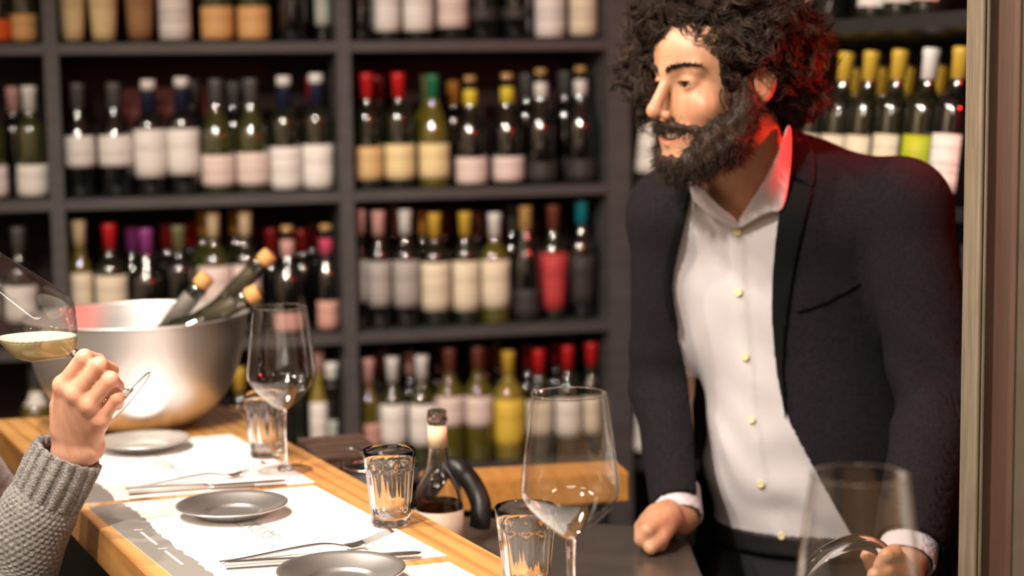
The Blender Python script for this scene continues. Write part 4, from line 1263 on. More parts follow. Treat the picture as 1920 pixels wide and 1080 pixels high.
# ---- skin and cloth materials
def skin_mat(name, base):
    m = mat(name, base, 0.46, sss=0.25); N, L, b = nodes(m)
    at = N.new('ShaderNodeVertexColor'); at.layer_name = 'tint'
    nz = N.new('ShaderNodeTexNoise'); nz.inputs['Scale'].default_value = 55; nz.inputs['Detail'].default_value = 4
    mx = N.new('ShaderNodeMixRGB'); mx.blend_type = 'MULTIPLY'; mx.inputs['Fac'].default_value = 1; mx.inputs[1].default_value = (*base, 1)
    rp = N.new('ShaderNodeValToRGB'); rp.color_ramp.elements[0].color = (0.86, 0.80, 0.78, 1); rp.color_ramp.elements[1].color = (1, 1, 1, 1)
    rp.color_ramp.elements[0].position = 0.3; rp.color_ramp.elements[1].position = 0.7
    m2 = N.new('ShaderNodeMixRGB'); m2.blend_type = 'MULTIPLY'; m2.inputs['Fac'].default_value = 1
    L.new(at.outputs['Color'], mx.inputs[2]); L.new(nz.outputs['Fac'], rp.inputs['Fac']); L.new(mx.outputs[0], m2.inputs[1]); L.new(rp.outputs['Color'], m2.inputs[2])
    L.new(m2.outputs[0], b.inputs['Base Color'])
    bp = N.new('ShaderNodeBump'); bp.inputs['Strength'].default_value = 0.12; bp.inputs['Distance'].default_value = 0.0008
    n2 = N.new('ShaderNodeTexNoise'); n2.inputs['Scale'].default_value = 380; L.new(n2.outputs['Fac'], bp.inputs['Height']); L.new(bp.outputs[0], b.inputs['Normal'])
    return m


M_skin = skin_mat('man_skin', (0.49, 0.268, 0.160))
M_skin2 = skin_mat('guest_skin', (0.72, 0.40, 0.27))
M_jack = add_noise(mat('charcoal_wool', rough=0.95, spec=0.15), (0.0085, 0.0072, 0.0090), (0.0145, 0.0122, 0.0150), 260, detail=2, bump=0.25)
M_satin = mat('black_lapel_cloth', (0.003, 0.0028, 0.0034), 0.7, spec=0.15)
M_shirt = add_noise(mat('pale_lilac_shirt', rough=0.8, sheen=0.1), (0.50, 0.475, 0.50), (0.56, 0.535, 0.555), 14, bump=0.15, bscale=500)
M_collar = mat('pale_lilac_collar', (0.54, 0.50, 0.54), 0.75)
M_trous = add_noise(mat('black_trousers_cloth', rough=0.85), (0.012, 0.011, 0.012), (0.018, 0.016, 0.018), 200)
M_leather = mat('black_leather', (0.008, 0.007, 0.007), 0.6)
M_button = mat('cream_button', (0.72, 0.64, 0.36), 0.35)
M_hair = add_noise(mat('dark_brown_hair', rough=0.55, spec=0.3), (0.014, 0.008, 0.005), (0.042, 0.024, 0.015), 30)
M_hairb = mat('dark_hair_base', (0.012, 0.007, 0.005), 0.9, spec=0.1)
M_beard = add_noise(mat('dark_brown_beard', rough=0.6, spec=0.3), (0.016, 0.009, 0.006), (0.040, 0.022, 0.013), 40)
M_eye = mat('eye_white_shaded', (0.42, 0.37, 0.34), 0.15); M_iris = mat('dark_iris', (0.02, 0.012, 0.008), 0.1); M_teeth = mat('teeth', (0.72, 0.66, 0.55), 0.3)  # eye whites toned down for the shade they lie in

# ------------------------------------------------------------------ the barman: landmarks
PSI = math.radians(60)
HO = np.array([0.303, 2.467, 1.602])
hp_ = math.radians(4)
HF = np.array([-math.sin(PSI) * math.cos(hp_), -math.cos(PSI) * math.cos(hp_), -math.sin(hp_)]); HL = np.array([math.cos(PSI), -math.sin(PSI), 0.0])
HU = np.cross(HL, HF); HU = HU if HU[2] > 0 else -HU
HM = np.stack([HL, HF, HU]).astype(np.float32)


def hw(x, y, z): return HO + x * HL + y * HF + z * HU


def head_local(p): return (p - HO.astype(np.float32)) @ HM.T


def f_head(q, smile=True, ears=True):
    """q in head coordinates: x to the person's left, y forward, z up."""
    ax = q.copy(); ax[:, 0] = np.abs(ax[:, 0])
    d = s_ell(q, (0, -.012, .042), (.074, .095, .088))
    d = smin(d, s_ell(q, (0, .036, .050), (.060, .062, .054)), .02)
    d = smin(d, s_ell(q, (0, .042, -.030), (.054, .049, .072)), .02)
    d = smin(d, s_cap(ax, (.056, .0, -.035), (.020, .074, -.094), .019, .017), .028)
    d = smin(d, s_sph(q, (0, .080, -.099), .018), .018)
    d = smin(d, s_cap(ax, (.004, .0890, .0275), (.043, .070, .030), .0108, .0095), .012)
    d = smin(d, s_sph(ax, (.043, .060, -.024), .024), .018)
    d = smax(d, -s_sph(ax, (.032, .098, .011), .0150), .012)
    d = smin(d, s_cap(q, (0, .088, .022), (0, .1155, -.022), .0078, .0100), .008)
    d = smin(d, s_sph(q, (0, .1180, -.0265), .0102), .007)
    d = smin(d, s_sph(ax, (.0122, .1045, -.0325), .0073), .006)
    d = smax(d, -s_ell(ax, (.0062, .1085, -.0415), (.0042, .006, .003)), .003)
    # mouth: lips, opening, smile
    d = smin(d, s_ell(q, (0, .082, -.066), (.034, .018, .020)), .012)
    zc = -.0610 + 8.0 * ax[:, 0] ** 2
    qm = q.copy(); qm[:, 2] = q[:, 2] - (zc + .0640)
    d = smin(d, s_cap(np.c_[ax[:, 0], qm[:, 1:]].astype(np.float32), (0, .0985, -.0585), (.031, .0800, -.0620), .0046, .0028), .004)
    d = smin(d, s_cap(np.c_[ax[:, 0], qm[:, 1:]].astype(np.float32), (0, .0965, -.0755), (.027, .0815, -.0695), .0064, .0030), .004)
    if smile: d = smax(d, -s_ell(qm, (0, .094, -.0660), (.0320, .026, .0064)), .003)
    # eyelids around the eyeball with a slit
    lid = s_sph(ax, (.0315, .0735, .0110), .0142)
    lid = smax(lid, -s_ell(ax, (.0325, .0890, .0095), (.0120, .012, .0027)), .0015)
    d = smin(d, lid, .004)
    if ears:
        c, s = math.cos(.35), math.sin(.35)
        M = np.array([[c, s, 0], [-s, c, 0.25], [0, -.25, 1]]); M = M / np.linalg.norm(M, axis=1)[:, None]
        e = s_ell(ax, (.0815, -.018, .004), (.0070, .0175, .0315), M)
        e = smax(e, -s_ell(ax, (.0900, -.012, .006), (.0075, .0105, .0190), M), .004)
        d = smin(d, e, .006)
    return d


TPSI = math.radians(18)
TU = np.array([math.cos(TPSI), -math.sin(TPSI), 0.0]); TF = np.array([-math.sin(TPSI), -math.cos(TPSI), 0.0])
NB = P(1425, 372, 2.56)                              # base of the neck
SR, SL = P(1262, 402, 2.60), P(1682, 396, 2.50)       # shoulder joints (viewer's left / right)
ER, WR = P(1248, 722, 2.62), P(1272, 969, 2.425)
EL, WL = P(1762, 742, 2.42), P(1700, 1050, 2.21)
CH = P(1468, 520, 2.61); AB = P(1512, 850, 2.585); PV = P(1524, 1085, 2.60)
TM = np.stack([TU, TF, [0, 0, 1]])
HIPL, HIPR = PV + TU * .085 + np.array([0, 0, -.05]), PV - TU * .085 + np.array([0, 0, -.05])
KNL, KNR = np.array([HIPL[0] + .01, HIPL[1] - .02, .47]), np.array([HIPR[0], HIPR[1] - .02, .47])
FTL, FTR = np.array([KNL[0] + .01, KNL[1] + .04, .075]), np.array([KNR[0] - .01, KNR[1] + .04, .075])


def f_torso(p):
    d = s_ell(p, CH, (.176, .112, .205), TM)
    d = smin(d, s_ell(p, AB, (.146, .104, .215), TM), .06)
    d = smin(d, s_ell(p, PV, (.162, .108, .125), TM), .05)
    d = smin(d, s_cap(p, SR, SL, .050, .052), .05)
    d = smin(d, s_cap(p, NB + np.array([0, .02, .01]), SR, .046, .040), .04)
    d = smin(d, s_cap(p, NB + np.array([0, .02, .01]), SL, .046, .042), .04)
    return d


NT = hw(0, -.030, -.050)


def f_neck(p): return s_cap(p, NT, NB + np.array([0, .005, -.02]), .054, .060)


def f_armR(p): return smin(s_cap(p, SR, ER, .050, .041), s_cap(p, ER, WR, .040, .027), .02)


def f_armL(p): return smin(s_cap(p, SL, EL, .054, .045), s_cap(p, EL, WL, .043, .029), .02)


def f_legs(p):
    d = smin(s_cap(p, HIPL, KNL, .080, .055), s_cap(p, KNL, FTL, .052, .036), .02)
    e = smin(s_cap(p, HIPR, KNR, .080, .055), s_cap(p, KNR, FTR, .052, .036), .02)
    return smin(d, e, .02)


# right hand, knuckles leaning on the counter (viewer's left)
def HZ(px, Y, Z):
    """point at picture column px, distance Y, height Z."""
    q = P(px, 1000, Y); return np.array([q[0], Y, Z])


RY = (2.338, 2.361, 2.384, 2.406)


def f_handR(p):
    d = s_cap(p, WR, HZ(1236, 2.382, .990), .026, .023)
    for i, yy in enumerate(RY):
        d = smin(d, s_cap(p, HZ(1252, 2.395 + (yy - 2.38) * .5, .992), HZ(1214, yy, .986 - .002 * abs(i - 1)), .016, .0118), .010)
    for i, yy in enumerate(RY):
        d = smin(d, chain(p, [HZ(1214, yy, .986 - .002 * abs(i - 1)), HZ(1203, yy, .9715), HZ(1217, yy + .003, .9606), HZ(1238, yy + .003, .9606)], [.0112, .0102, .0092, .0082]), .0035)
    th = [HZ(1258, 2.38, .988), HZ(1240, 2.342, .972), HZ(1220, 2.326, .9615)]
    return smin(d, chain(p, th, [.016, .0115, .0092]), .006)


# left hand round the decanter's handle (viewer's right)
def f_handL(p):
    d = s_cap(p, WL, P(1690, 1085, 2.165), .028, .026)
    kn = [P(1684, 1050, 2.128), P(1690, 1075, 2.118), P(1693, 1098, 2.118), P(1692, 1120, 2.124)]
    for m_ in kn: d = smin(d, s_cap(p, P(1698, 1080, 2.18), m_, .017, .0122), .010)
    for i, m_ in enumerate(kn):
        y_ = 1050 + 23 * i
        q1 = P(1664 - (i > 0) * 2, y_ - 6 + 4 * i * .3, 2.090); q2 = P(1640, y_ + 6, 2.092); q3 = P(1640, y_ + 12, 2.118)
        d = smin(d, chain(p, [m_, q1, q2, q3][:4] if i else [m_, P(1676, 1036, 2.100), P(1662, 1042, 2.088), P(1650, 1058, 2.090)], [.0115, .0100, .0092, .0084]), .0035)
    d = smin(d, chain(p, [P(1700, 1078, 2.17), P(1668, 1082, 2.160), P(1640, 1060, 2.150), P(1626, 1042, 2.146)], [.017, .014, .0118, .0092]), .006)
    return d


def f_body(p):
    d = f_head(head_local(p))
    d = smin(d, f_neck(p), .018)
    d = smin(d, f_torso(p), .03)
    d = smin(d, smin(f_armR(p), f_handR(p), .012), .02)
    d = smin(d, smin(f_armL(p), f_handL(p), .012), .02)
    return smin(d, f_legs(p), .03)


man = empty('person', (PV[0], PV[1], 0.0), 'bearded smiling man in dark jacket and open pale shirt standing behind the bar', 'person')
bl = [np.array(x) for x in ((0.06, 2.02, 0.02), (0.80, 2.80, 1.75))]
body, V, Q = sdf_obj('body', f_body, bl[0], bl[1], 0.0030, M_skin, man, 1)
ql = head_local(V.astype(np.float32)); ax_ = np.abs(ql[:, 0])
cols = np.ones((len(V), 3))


def blob(c, r, amt):
    w = np.exp(-(((np.c_[ax_, ql[:, 1:]] - np.array(c)) / r) ** 2).sum(1)); return (w * amt)[:, None]


cols = cols * (1 - blob((0, .112, -.030), .018, 1) * np.array([0.02, .18, .18])) * (1 - blob((.045, .075, -.02), .025, 1) * np.array([0, .14, .14]))
lip = np.exp(-((np.abs(ql[:, 2] + .064 - 8 * ax_ ** 2) / .0115) ** 4)) * np.exp(-((ax_ / .032) ** 4)) * (ql[:, 1] > .075)
cols = cols * (1 - lip[:, None] * np.array([.12, .42, .38]))
cols = cols * (1 - blob((.080, -.012, .004), .03, 1) * np.array([0, .12, .12]))
color_attr(body, cols)

for sx in (-1, 1):
    c = hw(sx * .0315, .0735, .011)
    e = lathe('eye', [(0.0128 * math.sin(t), -0.0128 * math.cos(t)) for t in np.linspace(0, math.pi, 14)], 20, M_eye, man)
    g = nrm(HF * 1.0 - HL * 0.05 - HU * .03)
    e.location = Vector(c) - man.location; e.rotation_euler = Vector(g).to_track_quat('Z', 'Y').to_euler()
    ir = lathe('iris', [(0.0070 * math.sin(t) / math.sin(.5), .0129 * math.cos(t)) for t in np.linspace(0, .5, 6)], 18, M_iris, e)
tv = []; tf = []
for i in range(15):
    x = -.028 + .056 * i / 14; y = .0925 - 17 * x * x; z0 = -.0585 + 8 * x * x
    for z in (z0, z0 - .0076): tv.append(hw(x, y, z) - np.array(man.location))
for i in range(14): tf.append((2 * i, 2 * i + 2, 2 * i + 3, 2 * i + 1))
mesh_obj('teeth', tv, tf, M_teeth, man)


# ---- hair
def wob(q, s, seed=0):
    return (np.sin(q[:, 0] * s + 1.3 + seed) * np.sin(q[:, 1] * s * 1.13 + .7 * seed) + np.sin(q[:, 1] * s * .9 + 2.1) * np.sin(q[:, 2] * s * 1.07 + seed) + np.sin(q[:, 2] * s * .83 + .4) * np.sin(q[:, 0] * s * 1.21 + 2.6 * seed)) / 3


def f_hair(p):
    q = head_local(p)
    d = s_ell(q, (0.000, -.030, .052), (.096, .110, .094))
    d = smin(d, s_ell(q, (0.0, -.085, .0), (.072, .045, .060)), .03)
    d = smin(d, s_ell(q, (-.080, .052, .030), (.026, .046, .066)), .02)      # locks falling past the far temple
    d = smin(d, s_ell(q, (-.026, .066, .112), (.056, .040, .024)), .02)     # fringe lifted over the brow
    d = d + .010 * wob(q, 70) + .006 * wob(q, 150, 2)
    return f_bare(q, d)


def f_bare(q, d):
    cut = s_ell(q, (.050, .127, .000), (.120, .086, .088))                    # the face stays bare
    cut2 = s_ell(q, (.090, -.004, -.030), (.036, .034, .056))                  # so do the ear and the side of the neck
    cut3 = s_ell(q, (.075, -.055, -.085), (.050, .060, .050))
    d = smax(d, -cut, .006); d = smax(d, -cut2, .006)
    return smax(d, -cut3, .006)


hl = HO + np.array([-.26, -.26, -.16]); hh = HO + np.array([.26, .26, .26])
hair, HV, HQ = sdf_obj('hair', f_hair, hl, hh, .0036, M_hairb, man, 1)
r_ = np.random.default_rng(5)
# wavy locks: each a bundle of strands sharing one wave
NL, NSTR = 1150, 10
ii = r_.choice(len(HV), NL, replace=False)
nn = normals_of(f_hair, HV[ii], .006)
back = -HF[None] * .9 - HU[None] * .45 + np.sign((HV[ii] - HO) @ HL)[:, None] * HL[None] * .25
flow = back - nn * (back * nn).sum(1)[:, None]; flow /= np.linalg.norm(flow, axis=1)[:, None] + 1e-9
flow = flow + .55 * r_.normal(size=flow.shape); flow -= nn * (flow * nn).sum(1)[:, None] * .8; flow /= np.linalg.norm(flow, axis=1)[:, None]
sidev = np.cross(nn, flow)
SEG = 12; tt = np.linspace(0, 1, SEG)
Lk = .034 + .030 * r_.random(NL); ph = r_.random(NL) * 6.28; wv_ = 1.0 + .7 * r_.random(NL); am = .005 + .005 * r_.random(NL)
G = np.zeros((NL, SEG, 3))
for k_, t in enumerate(tt):
    sw = (am * np.sin(ph + wv_ * 6.28 * t) * min(1, t * 3))[:, None] * sidev
    lift = (.004 + .014 * np.sin(t * 2.6) + .004 * np.sin(ph * 2 + 9 * t))[:, None] * nn if np.ndim(ph) == 0 else ((-.004 + .012 * np.sin(t * 2.4)) + .004 * np.sin(ph * 2 + 9 * t))[:, None] * nn
    G[:, k_] = HV[ii] + flow * (Lk * t)[:, None] + sw + lift
ql_ = head_local(G.reshape(-1, 3).astype(np.float32)); bare_ = (f_bare(ql_, np.full(len(ql_), -1, np.float32)) > .003).reshape(NL, SEG)
G = G[~bare_.any(1)]; NLk = len(G)
off = r_.normal(size=(NLk, NSTR, 1, 3)) * .0026 * (0.55 + .75 * np.sin(tt * 2.2))[None, None, :, None]
PT = (G[:, None] + off + r_.normal(size=(NLk, NSTR, SEG, 3)) * .0003).reshape(-1, SEG, 3)


def tubes(name, PT, rad, m, parent, sides=3):
    n, seg, _ = PT.shape
    T = np.gradient(PT, axis=1); T /= np.linalg.norm(T, axis=2)[:, :, None] + 1e-9
    ref = np.random.default_rng(1).normal(size=(n, 1, 3)); A = np.cross(T, ref); A /= np.linalg.norm(A, axis=2)[:, :, None] + 1e-9; Bn = np.cross(T, A)
    rr = rad * np.linspace(1, .4, seg)[None, :, None]; V = np.zeros((n, seg, sides, 3))
    for k in range(sides): V[:, :, k] = PT + (math.cos(2 * math.pi * k / sides) * A + math.sin(2 * math.pi * k / sides) * Bn) * rr
    idx = np.arange(n * seg * sides).reshape(n, seg, sides)
    Q = np.vstack([np.stack([idx[:, :-1, k], idx[:, :-1, (k + 1) % sides], idx[:, 1:, (k + 1) % sides], idx[:, 1:, k]], -1).reshape(-1, 4) for k in range(sides)])
    o = quick_mesh(name, V.reshape(-1, 3) - np.array(parent.location), Q, m, parent, True); o['kind'] = 'stuff'
    return o


tubes('hair_locks', PT, .0010, M_hair, man)


# ---- beard
def f_beard(p):
    q = head_local(p); ax = q.copy(); ax[:, 0] = np.abs(ax[:, 0])
    d = chain(ax, [(.074, .008, .008), (.070, .014, -.035), (.056, .034, -.078), (.026, .070, -.102), (.0, .084, -.105)], [.008, .019, .025, .022, .021], .02)
    d = smin(d, s_cap(ax, (.052, .050, -.055), (.040, .060, -.080), .020, .022), .015)
    mo = chain(ax, [(0, .1050, -.0465), (.020, .0985, -.0480), (.040, .077, -.0545), (.047, .066, -.078)], [.0045, .0055, .0060, .009], .004)
    d = smin(d, mo, .006)
    d = smax(d, -s_ell(q, (0, .100, -.0655), (.0370, .036, .0150)), .004)
    d = smax(d, -s_ell(ax, (.0165, .110, -.0855), (.010, .030, .008)), .004)
    d = d + .0035 * wob(q, 240, 1)
    return np.maximum(d, -(f_head(q) + .004))


bl_ = HO + np.array([-.16, -.16, -.17]); bh_ = HO + np.array([.16, .16, .05])
beard, BV, BQ = sdf_obj('beard', f_beard, bl_, bh_, .0026, M_beard, man, 1)
ii = r_.choice(len(BV), 6500, replace=True)
nb_ = normals_of(f_beard, BV[ii])
strands('beard_hair', BV[ii] - nb_ * .003, nb_ * .6 - HU * .7 + HF * .1, .014, M_beard, man, seg=5, rad=.0006, curl=.0016, turns=1.0, jit=.35, seed=4)
# eyebrows
xb = np.repeat(np.linspace(.009, .054, 28), 12); r2 = np.random.default_rng(8)
zb = .0285 + .0070 * np.sin(np.clip((xb - .006) / .050, 0, 1) * 2.5) + r2.normal(size=len(xb)) * .0017 * (1.2 - (xb - .01) / .06)
for sx in (-1, 1):
    pts = np.array([march(lambda p: f_head(head_local(p)), 0, 0, 2.0, 1)] * 0)
    Rb = []; Db = []
    for x, z in zip(xb, zb):
        y = .100
        for _ in range(25):
            s = float(f_head(np.array([[sx * x, y, z]], np.float32))[0]); y -= s * .8
        Rb.append(hw(sx * x, y, z)); Db.append(HL * sx * .9 + HU * .25 + HF * .25)
    strands('eyebrow', np.array(Rb), np.array(Db), .0070, M_beard, man, seg=4, rad=.00045, jit=.2, seed=11)

for sx in (-1, 1):
    an = np.repeat(np.linspace(-.85, .85, 22), 4)
    lx = .0320 + .0135 * np.sin(an); lz = .0120 + .0030 * np.cos(an * 1.4) - .0012; ly = .0735 + np.sqrt(np.clip(.0146 ** 2 - (lx - .0315) ** 2 - (lz - .011) ** 2, 1e-6, 1))
    Rl = HO + np.outer(sx * lx, HL) + np.outer(ly, HF) + np.outer(lz, HU)
    Dl = np.outer(sx * np.sin(an) * .5, HL) + HF * .8 - HU * .15
    strands('eyelash', Rl, Dl, .0045, M_beard, man, seg=4, rad=.00045, jit=.15, seed=21)


# ---- clothes
def folds(p, a=.0016):
    u = (p - AB.astype(np.float32)) @ TU.astype(np.float32); z = p[:, 2]
    return a * (np.sin(38 * u + 14 * z + 2 * np.sin(9 * z)) + .7 * np.sin(61 * z + 30 * u + 2.2 * np.sin(17 * u)))


def shirt_solid(p): return smin(f_torso(p) - .011, smin(s_cap(p, SR, ER, .055, .046), s_cap(p, SL, EL, .058, .049), .02), .015)


VNECK = curve_poly([(1296, 330), (1318, 348), (1350, 384), (1384, 416), (1404, 378), (1440, 326), (1470, 262), (1482, 200), (1400, 180), (1300, 250)], 5)


def front(p, off=0.0): return -((p - (CH + TF * off).astype(np.float32)) @ TF.astype(np.float32))


BELT = 0.928


PLK = curve_poly([(1370, 432), (1397, 428), (1400, 548), (1413, 669), (1425, 787), (1443, 907), (1480, 1010), (1452, 1014), (1412, 907), (1396, 787), (1384, 669), (1370, 548)], 3)


def f_shirt(p):
    low = np.exp(-((p[:, 2] - 1.0) / .12) ** 2)
    low = low * np.clip((p[:, 2] - BELT - .01) / .04, 0, 1)
    d = shirt_solid(p) + folds(p, .0016) + folds(p * np.float32(.7) + .3, .0045) * low + .0022 * np.sin(p[:, 2] * 75 + p[:, 0] * 60 + 2 * np.sin(p[:, 0] * 40)) * low
    d = d - .0022 * np.clip(-s_poly(p, PLK) / .005, 0, 1) * (front(p) < 0)
    d = smax(d, -np.maximum(s_poly(p, VNECK), front(p)), .003)
    d = np.maximum(d, (BELT - .03) - p[:, 2])
    return np.maximum(d, p[:, 2] - (NB[2] + .045))


sdf_obj('shirt', f_shirt, CH + np.array([-.33, -.25, -.45]), CH + np.array([.33, .25, .25]), .0042, M_shirt, man, 1)


def neckshell(p): return smin(f_neck(p), f_torso(p) - .004, .03)


COLL_A = curve_poly([(1290, 336), (1306, 340), (1346, 382), (1383, 414), (1377, 430), (1336, 408), (1306, 384), (1294, 360)], 4)
COLL_B = curve_poly([(1476, 236), (1484, 250), (1482, 320), (1468, 390), (1434, 402), (1388, 428), (1384, 414), (1408, 376), (1430, 342), (1456, 290)], 4)
for poly, nm in ((COLL_A, 'collar'), (COLL_B, 'collar')):
    f = lambda p, poly=poly: np.maximum(np.maximum(np.abs(neckshell(p) - .0175) - .0022, s_poly(p, poly)), front(p, -.02))
    sdf_obj(nm, f, NB + np.array([-.22, -.22, -.12]), NB + np.array([.16, .12, .15]), .0026, M_collar, man, 1)
for (bx, by) in ((1384, 434), (1385, 548), (1398, 669), (1410, 787), (1427, 907), (1466, 1004)):
    q = march(f_shirt, bx, by); nv = normals_of(f_shirt, q[None])[0]
    bt = lathe('button', [(0, .0024), (.0035, .0022), (.0048, .0030), (.0058, .0022), (.0058, .0), (0, 0)], 20, M_button, man)
    bt.location = Vector(q + nv * .0014) - man.location; bt.rotation_euler = Vector(nv).to_track_quat('Z', 'Y').to_euler()


def f_joint(p):
    d = smin(f_torso(p) - .018, s_ell(p, AB + np.array([-.01, .0, -.06]), (.180, .128, .24), TM), .05)
    d = smin(d, s_ell(p, PV + np.array([-.015, 0, 0]), (.205, .140, .20), TM), .06)
    d = smin(d, s_sph(p, SL + np.array([.012, 0, .0]), .062), .03)
    aR = f_armR(p) - .014; aL = f_armL(p) - .017
    # creases round the elbows
    for (E_, amp) in ((EL, .006), (ER, .003)):
        v = p - E_.astype(np.float32); w = np.exp(-(np.linalg.norm(v, axis=1) / .10) ** 2)
        aL = aL + (amp * w * np.sin(v[:, 2] * 75 + v[:, 0] * 60) if E_ is EL else 0); aR = aR + (amp * w * np.sin(v[:, 2] * 80) if E_ is ER else 0)
    return smin(smin(d, aR, .018), aL, .018) + folds(p * np.float32(.6), .0014)


OPEN = curve_poly([(1296, 300), (1290, 345), (1270, 450), (1255, 540), (1270, 620), (1288, 700), (1300, 800), (1306, 900), (1308, 1000), (1300, 1250), (1700, 1250), (1642, 1090), (1596, 1005), (1530, 888), (1468, 760), (1447, 600), (1455, 440), (1474, 330), (1482, 240), (1480, 150), (1380, 150)], 4)


def wrist_cut(p, W_, E_, back):
    d = nrm(W_ - E_); c = W_ - d * back
    return np.maximum(s_sph(p, W_ + d * .05, .13), -((p - c.astype(np.float32)) @ d.astype(np.float32)))


def f_jacket(p):
    o = f_joint(p)
    d = smax(o, -(o + .0065), .002)
    d = smax(d, -np.maximum(s_poly(p, OPEN), front(p, -.03)), .002)
    d = np.maximum(d, -np.maximum(f_neck(p) - .020, NB[2] + .015 - p[:, 2]))
    d = np.maximum(d, -wrist_cut(p, WR, ER, .016)); d = np.maximum(d, -wrist_cut(p, WL, EL, .02))
    return np.maximum(d, .80 - p[:, 2])


jlo, jhi = np.array([.05, 2.12, .78]), np.array([.84, 2.86, 1.60])
sdf_obj('jacket', f_jacket, jlo, jhi, .0040, M_jack, man, 1)


def panel(name, poly, off, th, m, h=.0028, smooth=4):
    pl = curve_poly(poly, smooth)
    f = lambda p: np.maximum(np.maximum(np.abs(f_joint(p) - off) - th, s_poly(p, pl)), front(p, -.05))
    q = np.array([P(x, y, 2.5) for x, y in pl]); lo = q.min(0) - np.array([.06, .0, .05]); hi = q.max(0) + np.array([.06, .0, .05]); lo[1] = 2.33; hi[1] = 2.68
    sdf_obj(name, f, lo, hi, h, m, man, 1)


panel('lapel', [(1478, 330), (1500, 340), (1524, 352), (1512, 410), (1492, 500), (1474, 620), (1470, 700), (1476, 790), (1468, 762), (1447, 600), (1455, 440)], .0030, .0030, M_satin)
panel('lapel', [(1290, 345), (1297, 356), (1284, 420), (1262, 530), (1272, 610), (1268, 622), (1246, 560), (1250, 480), (1270, 400)], .0030, .0030, M_satin)
panel('jacket_collar', [(1482, 238), (1500, 244), (1520, 268), (1528, 300), (1525, 348), (1500, 337), (1480, 326), (1483, 270)], .0040, .0035, M_jack)
panel('pocket_welt', [(1496, 578), (1545, 562), (1606, 530), (1610, 538), (1548, 572), (1498, 588)], .0012, .0016, M_satin, .0022, 2)

# cuffs
for nm, W_, E_, rr in (('shirt_cuff', WR, ER, .034), ('shirt_cuff', WL, EL, .037)):
    d_ = nrm(W_ - E_); a, b_ = W_ - d_ * .05, W_ + d_ * .004
    f = lambda p: np.maximum(np.maximum(np.abs(s_cap(p, a - d_ * .1, b_ + d_ * .1, rr)) - .002, (p - b_.astype(np.float32)) @ d_.astype(np.float32)), -((p - a.astype(np.float32)) @ d_.astype(np.float32)))
    sdf_obj(nm, f, np.minimum(a, b_) - .06, np.maximum(a, b_) + .06, .0026, M_collar, man, 1)


def f_trousers(p):
    d = smin(f_torso(p) - .004, f_legs(p) - .014, .02)
    d = np.maximum(d, p[:, 2] - BELT)
    return np.maximum(d, .035 - p[:, 2])


sdf_obj('trousers', f_trousers, np.array([.15, 2.35, .02]), np.array([.80, 2.85, .96]), .0055, M_trous, man, 1)
f = lambda p: np.maximum(np.abs(f_torso(p) - .011) - .0035, np.abs(p[:, 2] - (BELT - .012)) - .018)
sdf_obj('belt', f, np.array([.15, 2.35, .87]), np.array([.80, 2.85, .97]), .004, M_leather, man, 1)
for ft in (FTL, FTR):
    f = lambda p: np.maximum(smin(s_ell(p, (ft[0] - .02, ft[1] - .055, .03), (.048, .135, .045)), s_cap(p, ft, ft - np.array([0, 0, .03]), .048), .02), .0 - p[:, 2] + .001)
    sdf_obj('shoe', f, ft - np.array([.12, .24, .08]), ft + np.array([.12, .14, .09]), .005, M_leather, man, 1)

# ------------------------------------------------------------------ decanter in his hand
dc = empty('glass_decanter', P(1600, 1240, 2.11), 'clear glass decanter with arched glass handle held in the man\'s hand', 'decanter')
lp_ = [P(1478, 1150, 2.11), P(1490, 1106, 2.11), P(1522, 1062, 2.11), P(1562, 1030, 2.11), P(1610, 1016, 2.11), P(1650, 1029, 2.11), P(1676, 1066, 2.11), P(1682, 1110, 2.11), P(1672, 1160, 2.11)]
tube('arched_handle', spline(np.array(lp_), 64) - np.array(dc.location), np.full(64, .0100), M_glass, dc, 20)
dprof = [(0, -.085), (.045, -.085), (.070, -.070), (.082, -.040), (.080, -.005), (.066, .028), (.040, .050), (.020, .062), (.018, .075)]
dprof += [(r - .003 if r > .004 else 0, z + (.003 if z < -.06 else 0)) for r, z in dprof[::-1]]
lathe('decanter_body', dprof, 56, M_glass, dc)
# ------------------------------------------------------------------ the guest, mostly beyond the left edge of the view
GY = 2.10
GO = np.array([-0.805, 2.10, 1.462])
GP = math.radians(-6)
GF = np.array([math.cos(GP), 0, -math.sin(GP)]); GL = np.array([0, 1.0, 0]); GU = np.array([math.sin(GP), 0, math.cos(GP)])
GM = np.stack([GL, GF, GU]).astype(np.float32)
GNB = np.array([-0.845, 2.10, 1.315])
GSR, GSL = np.array([-0.86, 1.945, 1.265]), np.array([-0.86, 2.265, 1.265])
GER = np.array([-0.70, 2.06, 0.93]); GWR = P(146, 838, 2.10)
GEL = np.array([-0.765, 2.43, 1.00]); GWL = np.array([-0.93, 2.30, 0.83])
GCH = np.array([-0.885, 2.10, 1.10]); GPV = np.array([-0.905, 2.10, 0.84])


def guest_local(p): return (p - GO.astype(np.float32)) @ GM.T


MC = [P(119, 722, 2.055), P(143, 737, 2.043), P(168, 757, 2.043), P(190, 784, 2.052)]
PI_ = [P(158, 670, 2.040), P(186, 684, 2.030), P(207, 711, 2.030), P(220, 745, 2.038)]
DI = [P(184, 677, 2.072), P(208, 694, 2.064), P(219, 725, 2.064), P(220, 757, 2.066)]
TI = [P(180, 694, 2.092), P(196, 712, 2.090), P(206, 735, 2.088), P(206, 764, 2.086)]


